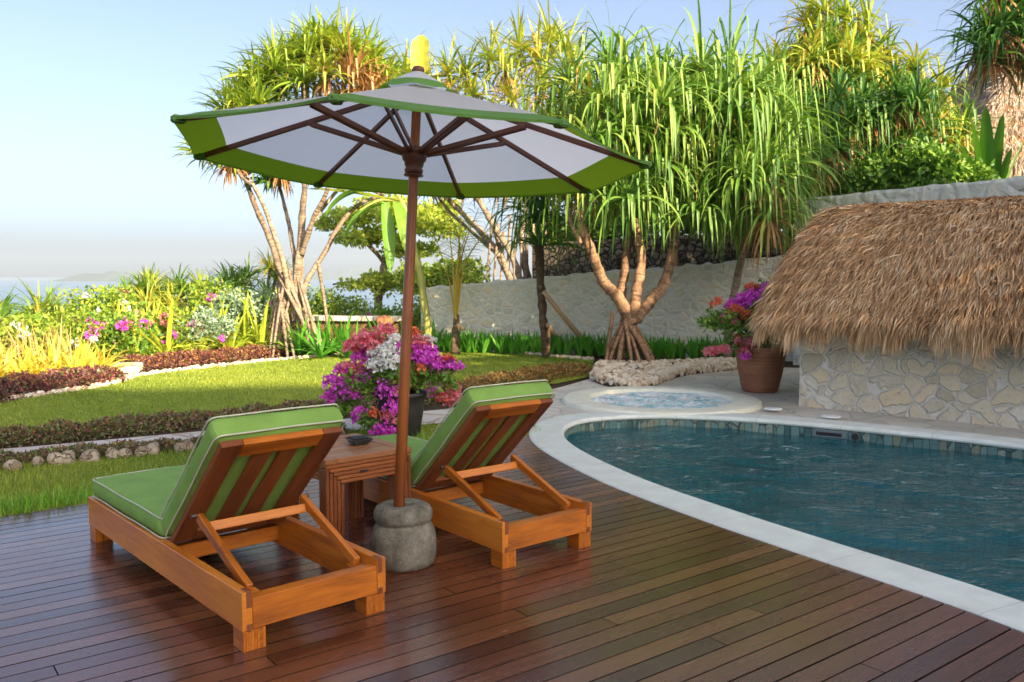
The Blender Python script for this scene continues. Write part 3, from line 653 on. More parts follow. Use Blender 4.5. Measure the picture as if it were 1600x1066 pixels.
LW, LL, RT = .70, 2.10, .255      # width, length, rail top
HG, TP = np.array([.93, .262]), np.array([.30, .838])   # hinge and top of the backrest, in (v, z)
def make_lounger():
    root = empty('sun_lounger', (0, 0, 0))
    for u0, u1 in ((0, .045), (LW - .045, LW)):
        mb = MB(); mb.box((u0, 0, .09), (u1, LL, RT), .003)
        # finger joint shows as a darker end-grain block in the end rail plane
        mb.build('side_rail', M['teak'], root)
    mb = MB(); mb.box((.046, .0035, .092), (LW - .046, .07, .222), .003); mb.build('end_rail', M['teak'], root)
    mb = MB(); mb.box((.046, LL - .06, .092), (LW - .046, LL - .004, .24), .003); mb.build('end_rail', M['teak'], root)
    for u0 in (-.002, LW - .046 + .002):
        for z0, z1 in ((.186, .2572), (.088, .118)):
            mb = MB(); mb.box((u0 + .020 if u0 < .1 else u0 + .001, -.002, z0), (u0 + .046 if u0 < .1 else u0 + .026, .055, z1), .002, rnd=.0); mb.build('finger_joint', M['teak_dark'], root)
    for u0 in (.004, LW - .104):
        for v0 in (.004, LL - .104):
            mb = MB()
            for k in range(8): mb.box((u0 + k * .0125, v0, 0), (u0 + k * .0125 + .0117, v0 + .1, .0885), .0018, rnd=.45)
            mb.build('leg', M['teak'], root)
    mb = MB(); mb.box((.047, .98, .12), (LW - .047, 1.03, .20), .003); mb.build('cross_rail', M['teak'], root)
    # seat deck slats under the cushion
    for k in range(6):
        mb = MB(); v = 1.06 + k * .17; mb.box((.047, v, .215), (LW - .047, v + .11, .238), .003); mb.build('seat_slat', M['teak'], root)
    # backrest
    a = np.array([0, HG[0], HG[1]]); d = np.array([0, TP[0] - HG[0], TP[1] - HG[1]]); Lb = np.linalg.norm(d); d /= Lb
    nrm = np.array([0, -d[2], d[1]]); nrm = nrm if nrm[1] > 0 else -nrm
    def BM(): 
        m4 = np.eye(4); m4[:3, 0] = (1, 0, 0); m4[:3, 1] = d; m4[:3, 2] = np.cross((1, 0, 0), d); m4[:3, 3] = a; return m4
    m4 = BM(); sgn = 1 if np.dot(m4[:3, 2], nrm) > 0 else -1
    def bb(u0, u1, s0, s1, t0, t1, name, mat, par=None, rnd=None):
        mb = MB(); mb.box((u0, s0, sgn * t0), (u1, s1, sgn * t1), .003, m4, rnd); return mb.build(name, mat, par or root)
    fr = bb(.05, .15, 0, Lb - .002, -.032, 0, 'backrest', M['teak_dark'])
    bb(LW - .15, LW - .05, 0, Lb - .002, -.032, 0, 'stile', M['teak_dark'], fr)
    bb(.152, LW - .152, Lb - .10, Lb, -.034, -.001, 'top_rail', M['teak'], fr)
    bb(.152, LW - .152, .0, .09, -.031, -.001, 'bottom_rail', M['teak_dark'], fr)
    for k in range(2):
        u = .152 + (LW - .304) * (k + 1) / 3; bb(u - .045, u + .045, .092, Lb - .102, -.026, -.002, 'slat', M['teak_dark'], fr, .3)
    # strut frame
    for u in (.085, LW - .085):
        mb = MB(); p0 = (u, .635, .425); p1 = (u, .115, .222); mb.bar(p0, p1, .030, .046, (0, 0, 1), .003); mb.build('strut', M['teak'], root)
    mb = MB(); mb.bar((.102, .575, .388), (LW - .102, .575, .388), .024, .045, (0, .38, 1), .003); mb.build('strut_bar', M['teak'], root)
    for u0 in (.047, LW - .127):
        mb = MB(); mb.box((u0, .072, .165), (u0 + .08, .155, .212), .003); mb.build('strut_rest', M['teak'], root)
    for u in (.06, LW - .06):
        mb = MB(); mb.tube([(u - .012, .64, .432), (u + .012, .64, .432)], .011, 10); mb.build('hinge', M['metal'], root)
    # cushions
    mb = MB(); rounded_pad(mb, .022, LW - .022, .955, LL - .01, RT + .002, RT + .112); c1 = mb.build('seat_cushion', M['green'], root, True)
    for z in (RT + .008, RT + .106):
        mb = MB(); pad_piping(mb, .022, LW - .022, .955, LL - .01, z); mb.build('piping', M['piping'], c1, True)
    # back cushion in the backrest's own frame
    mb = MB(); tmp = MB(); rounded_pad(tmp, .028, LW - .028, -.005, Lb + .03, .002, .112)
    def tf(src, dst):
        o = 0
        for v, g, r_, in zip(src.v, src.g, src.r): pass
        V = np.concatenate(src.v); V = V * np.array([1, 1, sgn]); V = V @ m4[:3, :3].T + m4[:3, 3]
        dst.v = [V]; dst.g = [np.concatenate(src.g)]; dst.r = [np.concatenate(src.r)]; dst.f = [f[:, ::-1] if sgn < 0 else f for f in src.f]; dst.m = src.m; dst.n = len(V)
    tf(tmp, mb); c2 = mb.build('back_cushion', M['green'], root, True)
    for z in (.008, .106):
        tmp = MB(); mb = MB(); pad_piping(tmp, .028, LW - .028, -.005, Lb + .03, z); tf(tmp, mb); mb.build('piping', M['piping'], c2, True)
    return root
L1 = make_lounger()
L2 = copy_tree(L1)
B1 = G(380, 1022); L1.location = B1; L1.rotation_euler = (0, 0, math.radians(41.74))
B2 = G(785, 891); L2.location = B2; L2.rotation_euler = (0, 0, math.radians(38.9)); L2.scale = (.94, 1, 1)
tag(L1, 'teak sun lounger with green cushions in the left foreground, in front of the side table', 'sun lounger', 'teak loungers on the deck')
tag(L2, 'teak sun lounger with green cushions beside the pool edge, right of the stone parasol base', 'sun lounger', 'teak loungers on the deck')
ud = np.array([math.cos(math.radians(41.74)), math.sin(math.radians(41.74))]); vd = np.array([-ud[1], ud[0]])

# ============================================================ SIDE TABLE + ASHTRAY
tp = B1[:2] + .89 * ud + .88 * vd; TZ = .54
T = empty('side_table', (tp[0], tp[1], 0), math.radians(41.74), 'low ribbed dark wood side table standing between the two loungers', 'table')
TW, TD = .58, .62
mb = MB()
for k in range(6):                                     # top boards framed by mitred edge
    v0 = .075 + k * (TD - .15) / 6; mb.box((.08, v0 + .002, TZ - .03), (TW - .08, v0 + (TD - .15) / 6 - .002, TZ - .004), .003)
mb.box((0, 0, TZ - .03), (.078, TD, TZ), .003); mb.box((TW - .078, 0, TZ - .03), (TW, TD, TZ), .003)
mb.box((.079, 0, TZ - .0302), (TW - .079, .073, TZ - .0005), .003); mb.box((.079, TD - .073, TZ - .0302), (TW - .079, TD, TZ - .0005), .003)
mb.build('table_top', M['table'], T)
for sd in (0, 1):
    v0, v1 = (.002, .085) if sd == 0 else (TD - .085, TD - .002)
    for k in range(5):                                 # apron: stacked strips
        mb = MB() if k == 0 else mb
        mb.box((.004 + k * .024 + .001, v0 + .0, TZ - .054 - k * .0235), (TW - .004 - k * .024, v1, TZ - .033 - k * .0235), .004, rnd=.3 + .2 * (k % 2))
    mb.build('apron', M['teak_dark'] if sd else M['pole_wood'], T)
    for s2 in (0, 1):
        mb = MB()
        for k in range(5):
            u0 = .004 + k * .024; u0 = u0 if s2 == 0 else TW - u0 - .021
            mb.box((u0, v0 - .001, 0), (u0 + .0205, v1 - .001, TZ - .058 - k * .0235), .004, rnd=.2 + .15 * (k % 3))
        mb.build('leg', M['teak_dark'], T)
for u0 in (.003, TW - .02):
    mb = MB()
    for k in range(4): mb.box((u0, .088, TZ - .056 - k * .0235), (u0 + .017, TD - .088, TZ - .035 - k * .0235), .003)
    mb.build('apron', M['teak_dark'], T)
mb = MB(); mb.box((.22, -.006, TZ - .10), (.27, .004, TZ - .088), .002); mb.build('handle', M['black'], T)
c = G(561, 693, TZ)
A_ = empty('ashtray', (c[0], c[1], TZ), math.radians(30), 'small square black slatted ashtray on the side table', 'ashtray')
mb = MB(); s_ = .045; 
for k in range(4):
    z0, z1 = k * .0085, k * .0085 + .008; s_ = .045 + k * .006
    for sg in (-1, 1): mb.box((-s_, sg * s_ - .003, z0), (s_, sg * s_ + .003, z1), .001); mb.box((sg * s_ - .003, -s_ + .0035, z0), (sg * s_ + .003, s_ - .0035, z1), .001)
mb.box((-.043, -.043, 0), (.043, .043, .004), .001)
mb.build('tray', M['black'], A_)
mb = MB()
for k in range(8): u = -.048 + k * .0137; mb.box((u, -.058, .0345), (u + .006, .058, .041), .0015)
mb.build('slats', M['black'], A_)

# ============================================================ PARASOL + STONE BASE
SB = np.array([-.59, 4.60, 0])
mb = MB(); prof = [(.05, .0), (.155, 0), (.168, .012), (.176, .05), (.179, .10), (.175, .16), (.162, .205), (.147, .228), (.144, .236), (.152, .243), (.160, .262), (.158, .292), (.145, .315), (.118, .328), (.085, .331), (.060, .327), (.040, .318), (.036, .25)]
mb.lathe(prof, 48, wob=lambda a, z: 1 + .006 * math.sin(3 * a + 9 * z) + .003 * math.sin(11 * a))
tag(mb.build('stone_stand', M['concrete'], None, True, None), 'squat round grey stone stand holding the parasol pole on the deck', 'parasol stand').location = SB
CC = np.array([-.519, 4.65, 2.172]); ax = np.array([.046, .059, 1.0]); ax /= np.linalg.norm(ax)
e1 = np.cross([0, 1, 0], ax); e1 /= np.linalg.norm(e1); e2 = np.cross(ax, e1)
PB = CC - ax * (CC[2] - .262) / ax[2]; RU = 1.251
PR = empty('parasol', tuple(PB)); tag(PR, 'large white parasol with green border on a leaning wooden pole', 'parasol')
mw = Matrix(((e1[0], e2[0], ax[0], PB[0]), (e1[1], e2[1], ax[1], PB[1]), (e1[2], e2[2], ax[2], PB[2]), (0, 0, 0, 1)))
PR.matrix_world = mw; PR.rotation_mode = 'QUATERNION'; PR.location = mw.to_translation(); PR.rotation_quaternion = mw.to_quaternion()
RZ = float(np.linalg.norm(CC - PB)); PH = .639 + PI; HC = .40
tips = [PH - k * PI / 4 for k in range(8)]
def rimp(a, r, z): return np.array([r * math.cos(a), r * math.sin(a), z])
mb = MB(); mb.tube([(0, 0, 0), (0, 0, .9), (0, 0, 1.6), (0, 0, RZ + HC - .02)], [.030, .029, .027, .024], 16); mb.build('pole', M['pole_wood'], PR, True)
def coneZ(r): return RZ + HC * (1 - r / RU) ** 1.0
mb = MB(); NR, NS = 16, 14
for k in range(8):
    a0, a1 = tips[k], tips[(k + 1) % 8]; a1 = a0 - PI / 4
    P0, P1 = rimp(a0, 1, 0), rimp(a1, 1, 0); V = []
    rr = list(np.linspace(.03, RU * .845, NR)) + list(np.linspace(RU * .85, RU * .999, 4))
    for r in rr:
        for j in range(NS + 1):
            s = j / NS; p = (P0 * (1 - s) + P1 * s) * r; e = 4 * s * (1 - s)
            sag = -.013 * e * (r / RU) ** 1.2; pull = 1 - .016 * e * (r / RU) ** 2
            V.append((p[0] * pull, p[1] * pull, coneZ(r) + sag))
    V = np.array(V); n = NS + 1; i_, j_ = np.meshgrid(np.arange(len(rr) - 1), np.arange(NS), indexing='ij')
    f = np.stack([i_ * n + j_, i_ * n + j_ + 1, (i_ + 1) * n + j_ + 1, (i_ + 1) * n + j_], -1).reshape(-1, 4)
    rowid = np.repeat(np.arange(len(rr) - 1), NS); f = f[:, ::-1] if False else f
    mb.add(V, f[rowid < NR], mi=0); mb.add(V, f[rowid >= NR], mi=1)
    # narrow hem folded down at the rim
    last = V[-n:]; low = last.copy(); low[:, 2] -= .012; low[:, :2] *= .997
    q = np.array([[j, j + 1, n + j + 1, n + j] for j in range(NS)]); mb.add(np.concatenate([last, low]), q, mi=1)
mb.build('canopy', [M['canopy_white'], M['canopy_green']], PR, True)
# vent cap
mb = MB(); rr = [.02, .06, .11, .155, .165, .225]; n = 64; V = []
for r in rr:
    for j in range(n):
        a = 2 * PI * j / n - tips[0]; fl = (r > .16) * .005 * math.cos(8 * (a + tips[0]) + 1) * (r / .225)
        V.append((r * math.cos(a), r * math.sin(a), coneZ(0) + .075 - r * .50 - (r / .225) ** 3 * .024 + fl))
f = np.array([[i * n + j, i * n + (j + 1) % n, (i + 1) * n + (j + 1) % n, (i + 1) * n + j] for i in range(len(rr) - 1) for j in range(n)])
mb.add(V, f[:3 * n], mi=0); mb.add(V, f[3 * n:], mi=1); mb.build('vent_cap', [M['canopy_white'], M['canopy_green']], PR, True)
mb = MB(); mb.lathe([(.012, -.02), (.030, 0), (.034, .015), (.028, .028), (.012, .034), (.001, .035)], 20, (0, 0, coneZ(0) + .060)); mb.build('finial', M['rib_wood'], PR, True)
mb = MB(); z0 = RZ + .005
mb.lathe([(.029, -.085), (.046, -.08), (.050, -.062), (.043, -.05), (.050, -.038), (.052, -.02), (.062, -.01), (.068, .02), (.066, .055), (.050, .06), (.028, .062)], 24, (0, 0, z0)); mb.lathe([(.029, -.094), (.052, -.092), (.052, -.086), (.029, -.084)], 24, (0, 0, z0))
mb.build('hub', M['rib_wood'], PR, True)
mb = MB(); mb.lathe([(.026, -.05), (.05, -.045), (.055, .0), (.03, .01)], 20, (0, 0, RZ + HC - .06)); mb.build('crown_hub', M['rib_wood'], PR, True)
for k in range(8):
    a = tips[k]; o = -.022
    mb = MB(); mb.bar(rimp(a, .05, coneZ(.05) + o), rimp(a, RU * .985, coneZ(RU * .985) + o + .004), .020, .028); rb = mb.build('rib', M['rib_wood'], PR)
    mb = MB(); ra = RU * .47; tg = np.array([-math.sin(a), math.cos(a), 0]) * .0145
    for sg in (-1, 1): mb.bar(rimp(a, .055, RZ + .03) + tg * sg, rimp(a, ra, coneZ(ra) - .030) + tg * sg * 1.25, .012, .026)
    mb.build('strut', M['rib_wood'], rb)
    mb = MB(); c_ = rimp(a, ra - .01, coneZ(ra) - .030); mb.tube([c_ - tg * 2, c_ + tg * 2], .006, 8); mb.build('pin', M['metal'], rb)
    mb = MB(); p = rimp(a, RU * .985, coneZ(RU * .985) - .012); mb.bar(p - rimp(a, .05, 0), p + rimp(a, .012, 0), .05, .034, bev=.008); mb.build('rib_pocket', M['canopy_green'], PR)

# ============================================================ THATCHED HUT
hx, hy = np.array([.743, -.669]), np.array([.669, .743]); HC0 = np.array([3.50, 10.50])
def hp(s, d, z=0): p = HC0 + hx * s + hy * d; return np.array([p[0], p[1], z])
HUT = empty('thatched_hut', (HC0[0], HC0[1], 0), 0, 'low stone hut with a shaggy thatched roof beside the pool', 'hut')
def hl(p): return np.asarray(p) - np.array([HC0[0], HC0[1], 0])
HLn, HD = 4.6, 2.3
mb = MB(); n_ = 60
def wall_rows(P, z1):
    P = np.array(P); V = []; k = len(P)
    zs = np.linspace(-.05, z1, 9)
    for z in zs:
        for p in P: V.append((p[0], p[1], z))
    f = np.array([[i * k + j, i * k + (j + 1) % k, (i + 1) * k + (j + 1) % k, (i + 1) * k + j] for i in range(len(zs) - 1) for j in range(k)]); return np.array(V), f
cs = []
for a, b_ in (((0, 0), (HLn, 0)), ((HLn, 0), (HLn, HD)), ((HLn, HD), (0, HD)), ((0, HD), (0, 0))):
    L = math.hypot(b_[0] - a[0], b_[1] - a[1]); n = int(L / .12)
    for j in range(n): cs.append(hl(hp(a[0] + (b_[0] - a[0]) * j / n, a[1] + (b_[1] - a[1]) * j / n))[:2] + R_.normal(size=2) * .006)
V, f = wall_rows(cs, 1.25); mb.add(V, f); mb.build('wall', M['hutwall'], HUT)
# roof: eave rectangle below, ridge above, convex bulge between
OV = .42; ZE, ZR = 1.02, 2.43
eave = [(-OV, -OV), (HLn + OV, -OV), (HLn + OV, HD + OV), (-OV, HD + OV)]
RS0, RS1, RDm = .10, HLn - .22, HD / 2
def roof_pt(side, s, t):
    # side 0 front, 1 left, 2 back, 3 right; s along, t from ridge (0) to eave (1)
    if side == 0: e = (eave[0][0] + (eave[1][0] - eave[0][0]) * s, -OV); r = (RS0 + (RS1 - RS0) * s, RDm - .05)
    elif side == 1: e = (-OV, HD + OV - (HD + 2 * OV) * s); r = (RS0, RDm + .05 - .1 * s)
    elif side == 2: e = (HLn + OV - (HLn + 2 * OV) * s, HD + OV); r = (RS1 - (RS1 - RS0) * s, RDm + .05)
    else: e = (HLn + OV, -OV + (HD + 2 * OV) * s); r = (RS1, RDm - .05 + .1 * s)
    # round the plan corners a little
    cx_ = min(s, 1 - s) if side in (1, 3) else min(s, 1 - s) * 2.4; rc = .10 * max(0, 1 - cx_ * 8) * t
    k = t ** .93; u = r[0] + (e[0] - r[0]) * (t ** .78 if side in (1, 3) else t ** (.93 - .15 * abs(2 * s - 1) ** 6)); v = r[1] + (e[1] - r[1]) * k
    mid = (HLn / 2, HD / 2); u += (mid[0] - u) * rc * .25; v += (mid[1] - v) * rc * .5
    z = ZR + (ZE - ZR) * t ** 1.3 + .07 * math.sin(PI * t) + .025 * math.sin(5 * s + 3 * side) * t
    return hl(hp(u, v, z))
mb = MB()
for side in range(4):
    na, nb = (50 if side in (0, 2) else 26), 14
    V = np.array([roof_pt(side, i / na, j / nb) for i in range(na + 1) for j in range(nb + 1)])
    f = np.array([[i * (nb + 1) + j, i * (nb + 1) + j + 1, (i + 1) * (nb + 1) + j + 1, (i + 1) * (nb + 1) + j] for i in range(na) for j in range(nb)])
    mb.add(V, f)
roof = mb.build('roof', M['thatch_base'], HUT, True)
def thatch(name, parent, ptf, sides, dens, mat, ll=.26, ww=.0135, fringe=True):
    mb = MB()
    for side, cnt in sides:
        s = R_.random(cnt); t = R_.random(cnt) ** .8
        lay = 11; t = np.clip((np.floor(t * lay) + R_.random(cnt) ** .35) / lay, 0, 1) * .985
        P = []; D = []
        for a, b_ in zip(s, t):
            p0 = ptf(side, a, b_); p1 = ptf(side, min(1, a), min(1.0, b_ + .03)) if b_ < .97 else ptf(side, a, 1.0); pm = ptf(side, a, max(0, b_ - .03)); d = p1 - pm; P.append(p0); D.append(d / (np.linalg.norm(d) + 1e-9))
        P = np.array(P); D = np.array(D); aa = np.array([ptf(side, .4, .5), ptf(side, .6, .5), ptf(side, .5, .3), ptf(side, .5, .7)])
        nr = np.cross(aa[1] - aa[0], aa[3] - aa[2]); nr /= np.linalg.norm(nr); nr = nr if nr[2] > 0 else -nr
        cl = np.sin(s * 90 + 3 * np.sin(t * 40)) * .5 + .5
        D = D + nr * R_.uniform(.02, .42, (cnt, 1)) + R_.normal(size=(cnt, 3)) * .21
        P = P + nr * R_.uniform(.0, .05, (cnt, 1))
        ribbons(mb, P, D, ll * R_.uniform(.4, 1.2, cnt), ww * R_.uniform(.4, 1.6, cnt), .35, 3, 0, np.clip(R_.normal(.48, .27, cnt) + .2 * (cl - .5), 0, 1), taper=.2, roll=1.0)
        if fringe:
            m_ = int(cnt * .32); s = R_.random(m_); P = np.array([ptf(side, a, .90 + .1 * b_) for a, b_ in zip(s, R_.random(m_))]); D0 = np.array([ptf(side, a, 1.0) - ptf(side, a, .93) for a in s])
            D0 = D0 / np.linalg.norm(D0, axis=1)[:, None]; cl = .72 + .28 * np.sin(s * 61 + 2) * np.sin(s * 23)
            D = D0 * .8 + np.array([0, 0, -.45]) + R_.normal(size=(m_, 3)) * .16
            ribbons(mb, P, D, ll * 1.5 * R_.uniform(.4, 1.3, m_) * cl, ww * R_.uniform(.5, 1.5, m_), .7, 4, 0, np.clip(R_.normal(.45, .25, m_), 0, 1), taper=.3, roll=.8)
    o = mb.build(name, mat, parent); return o
thatch('thatch', roof, roof_pt, [(0, 42000), (1, 21000), (2, 2500), (3, 1500)], 1, M['thatch'])
mb = MB(); cnt = 3200; s = R_.random(cnt); P = np.array([hl(hp(RS0 + (RS1 - RS0) * a, RDm, ZR + .035)) for a in s]) ; sg = R_.choice([-1, 1], cnt)
D = np.array([hy[0], hy[1], 0]) * sg[:, None] * .55 + np.array([0, 0, .15]) + R_.normal(size=(cnt, 3)) * .12
ribbons(mb, P - D * .1, D, .2 * R_.uniform(.6, 1.1, cnt), .01, 1.3, 4, 0, np.clip(R_.normal(.35, .2, cnt), 0, 1), taper=.4)
mb.tube([hl(hp(RS0, RDm, ZR + .0)), hl(hp(RS1, RDm, ZR + .0))], .05, 8); mb.build('ridge', M['thatch'], roof)

# thatched villa on the slope at the upper right, seen at the frame's edge
VO = AT(1545, 300, 24); VIL = empty('thatched_villa', (VO[0], VO[1], 2.3), 0, 'large thatched villa partly seen behind the trees at the upper right', 'house')
vz = AT(1560, 262, 22)[2] - 2.3; apex = AT(1660, 30, 26) - np.array([VO[0], VO[1], 2.3]) 
e0 = AT(1505, 262, 22.0) - np.array([VO[0], VO[1], 2.3])
ex = e0[0]; ey = e0[1]
def vroof(side, s, t):
    cx_, cy_ = ex + 4.2, ey + 4.0; c4 = [(ex, ey), (ex + 8.4, ey), (ex + 8.4, ey + 8), (ex, ey + 8)]; a = c4[side]; b_ = c4[(side + 1) % 4]
    e = (a[0] + (b_[0] - a[0]) * s, a[1] + (b_[1] - a[1]) * s); k = t
    return np.array([cx_ + (e[0] - cx_) * (.06 + .94 * k), cy_ + (e[1] - cy_) * (.06 + .94 * k), vz + 4.6 * (1 - t ** 1.1)])
mb = MB()
for side in range(4):
    na = nb = 12; V = np.array([vroof(side, i / na, j / nb) for i in range(na + 1) for j in range(nb + 1)])
    mb.add(V, np.array([[i * (nb + 1) + j, i * (nb + 1) + j + 1, (i + 1) * (nb + 1) + j + 1, (i + 1) * (nb + 1) + j] for i in range(na) for j in range(nb)]))
vr = mb.build('roof', M['thatch_base'], VIL)
M['thatch_grey'] = leaf_mat('weathered_thatch', LS((.30, .22, .16), (.52, .41, .31), (.66, .55, .44)), 0, .9, .1)
thatch('thatch', vr, vroof, [(0, 16000), (3, 16000)], 1, M['thatch_grey'], .40, .022)
mb = MB(); mb.box((ex + .7, ey + .7, -.3), (ex + 7.7, ey + 7.3, vz + .3), .01); mb.build('wall', plain('villa_wall', (.16, .11, .07), .9, .2, 4), VIL)
for k in range(3): mb = MB(); mb.box((ex + .12 + k * 3.2, ey + .12, -.3), (ex + .34 + k * 3.2, ey + .34, vz + .1), .01); mb.build('post', M['bark_dark'], VIL)

# ============================================================ SPA, COPING LIDS, SKIMMER
SPC = np.array([1.87, 10.83]); 
SP = empty('spa_tub', (SPC[0], SPC[1], 0), 0, 'round whirlpool spa tub with a wide pale rim beyond the pool', 'spa')
mb = MB(); mb.lathe([(1.24, -.03), (1.235, .012), (1.22, .026), (1.18, .032), (.95, .034), (.91, .030), (.895, .018), (.89, -.5)], 96, wob=lambda a, z: 1 + .0)
mb.build('rim', M['spa'], SP, True)
mb = MB(); mb.lathe([(.89, -.45), (.001, -.46)], 48); mb.build('floor', M['basin'], SP)
m, t, b = new_mat('foaming_water'); P = pos(t); n1 = noise(t, P, 3.2, 5, .65, .8); n2 = noise(t, P, 20, 4, .7)
f = math_(t, 'ADD', math_(t, 'MULTIPLY', n1, .75), math_(t, 'MULTIPLY', n2, .25))
t.links.new(ramp(t, f, [(.36, (.12, .42, .46)), (.45, (.48, .74, .76)), (.53, (.88, .93, .93))]), b.inputs['Base Color']); b.inputs['Roughness'].default_value = .18
bump(t, b, f, 1.0, .12); M['foam'] = m
mb = MB(); V = []; rr = np.linspace(0.001, .893, 26); n = 72
for r in rr:
    for j in range(n):
        a = 2 * PI * j / n; V.append((r * math.cos(a), r * math.sin(a), -.012 + .014 * math.sin(9 * r * math.cos(a) + 2) * math.sin(11 * r * math.sin(a)) + .008 * R_.normal() * (r < .8)))
mb.add(V, np.array([[i * n + j, (i + 1) * n + j, (i + 1) * n + (j + 1) % n, i * n + (j + 1) % n] for i in range(len(rr) - 1) for j in range(n)])); mb.build('water', M['foam'], SP, True)
for i, (px, py) in enumerate(((1208, 639), (1298, 651))):
    c = G(px, py, .014); mb = MB(); mb.lathe([(.001, .012), (.085, .012), (.10, .008), (.105, 0), (.105, -.003)][::-1], 32)
    o = mb.build('floor_disc', M['white'], None, True); o.location = c
    tag(o, ['round white disc on the pool coping nearer the spa tub', 'round white disc on the pool coping nearer the hut corner'][i], 'disc', 'white discs on the coping')
def wall_item(px, py, name, build, label, cat):
    c = G(px, py, -.075); d = np.linalg.norm(POOL - c[:2], axis=1); i = int(d.argmin()); p = POOL[i]; tg = POOL[(i + 1) % len(POOL)] - POOL[i - 1]; ang = math.atan2(tg[1], tg[0])
    e = empty(name, (p[0], p[1], -.09), ang, label, cat); build(e); return e
def b_sk(e):
    mb = MB(); mb.box((-.17, -.02, -.035), (.17, .02, .045), .004); mb.build('frame', plain('grey_skimmer', (.16, .19, .20), .5, .1, 8, 0), e)
    mb = MB(); mb.box((-.13, -.024, -.018), (.13, .024, .018), .003); mb.build('slot', M['black'], e)
wall_item(1290, 677, 'skimmer', b_sk, 'grey rectangular skimmer slot in the far pool wall', 'skimmer')
def b_j(e):
    mb = MB(); mb.tube([(0, -.026, 0), (0, .026, 0)], .036, 16); mb.build('nozzle', M['black'], e)
    mb = MB(); mb.tube([(0, -.023, 0), (0, .023, 0)], .045, 16); mb.build('flange', plain('grey_flange', (.12, .14, .15), .5, .1, 8, 0), e)
wall_item(1323, 682, 'inlet_nozzle', b_j, 'round black water inlet in the far pool wall', 'inlet')

# ============================================================ POTTED BOUGAINVILLEAS
def bracts(mb, P, o, size, mi=0, rnd=None):
    n = len(P); base = unit(o + .5 * sph(n)); 
    for k in range(3):
        s = unit(np.cross(base, sph(n))); a = unit(s + base * .7); w_ = np.cross(a, base); w_ = unit(w_)
        sz = size * R_.uniform(.7, 1.2, (n, 1)); v = np.stack([P, P + a * sz * .55 + w_ * sz * .42, P + a * sz, P + a * sz * .55 - w_ * sz * .42], 1)
        mb.add(v.reshape(-1, 3), np.arange(4 * n).reshape(n, 4), None, np.repeat(R_.random(n), 4), mi)
def bougain(name, base, label, pot_prof, potmat, foliage, blooms, stems=14, leaf=.045, nleaf=5000, br=.032, spill=None):
    e = empty(name, tuple(base), 0, label, 'potted plant')
    mb = MB(); mb.lathe(pot_prof, 40); mb.build('pot', potmat, e, True)
    rim = max(p[1] for p in pot_prof); rr = pot_prof[-1][0]
    mb = MB(); mb.lathe([(rr * .99, rim - .07), (.01, rim - .05)], 24); mb.build('soil', M['soil'], e)
    mb = MB()
    for (c, r, w_) in foliage:
        c = np.array(c)
        for _ in range(max(1, stems // len(foliage))):
            q = c + sph(1)[0] * np.array(r) * .7; p0 = np.array([R_.normal() * rr * .2, R_.normal() * rr * .2, rim - .06]); mid = (p0 + q) / 2 + np.array([0, 0, .12]) + R_.normal(size=3) * .03
            mb.tube(catmull([p0, mid, q], 6), np.linspace(.009, .003, 13), 5, cap=False)
    mb.build('stems', M['bark_dark'], e)
    mb = MB(); wt = sum(f[2] for f in foliage)
    for (c, r, w_) in foliage:
        k = int(nleaf * w_ / wt); p, o = clump_points(k, c, r, 8, .5); leaves(mb, p, leaf, .62, out=o * .6)
    mb.build('foliage', M['bush'], e)
    for nm, lab, mat, cl in blooms:
        mb = MB()
        for (c, r, k) in cl:
            o = sph(k, -.35, 1); rad = np.array([r, r, r * .8]) if np.isscalar(r) else np.array(r)
            lc = sph(6) * rad * .5; p = np.array(c) + lc[R_.integers(0, 6, k)] + o * rad * R_.uniform(.35, .8, (k, 1)); bracts(mb, p, o, br)
        tag(mb.build(nm, mat, e), lab)
    return e
P1 = np.array([-1.10, 8.45, -.014])
def rel(px, py, dY=0, B=P1): q = AT(px, py, B[1] + dY); return q - B
fol = [(rel(560, 610, 0), (.26, .22, .2), 1), (rel(600, 570, .1), (.3, .28, .22), 1.3), (rel(660, 590, .05), (.26, .24, .2), 1.1), (rel(625, 600, -.1), (.3, .22, .2), 1.2), (rel(690, 600), (.16, .18, .15), .6), (rel(535, 640), (.16, .16, .14), .4), (rel(590, 660, -.22), (.16, .10, .14), .4), (rel(640, 545, .1), (.2, .2, .15), .6)]
S_ = 1 / 1351 * 8.45
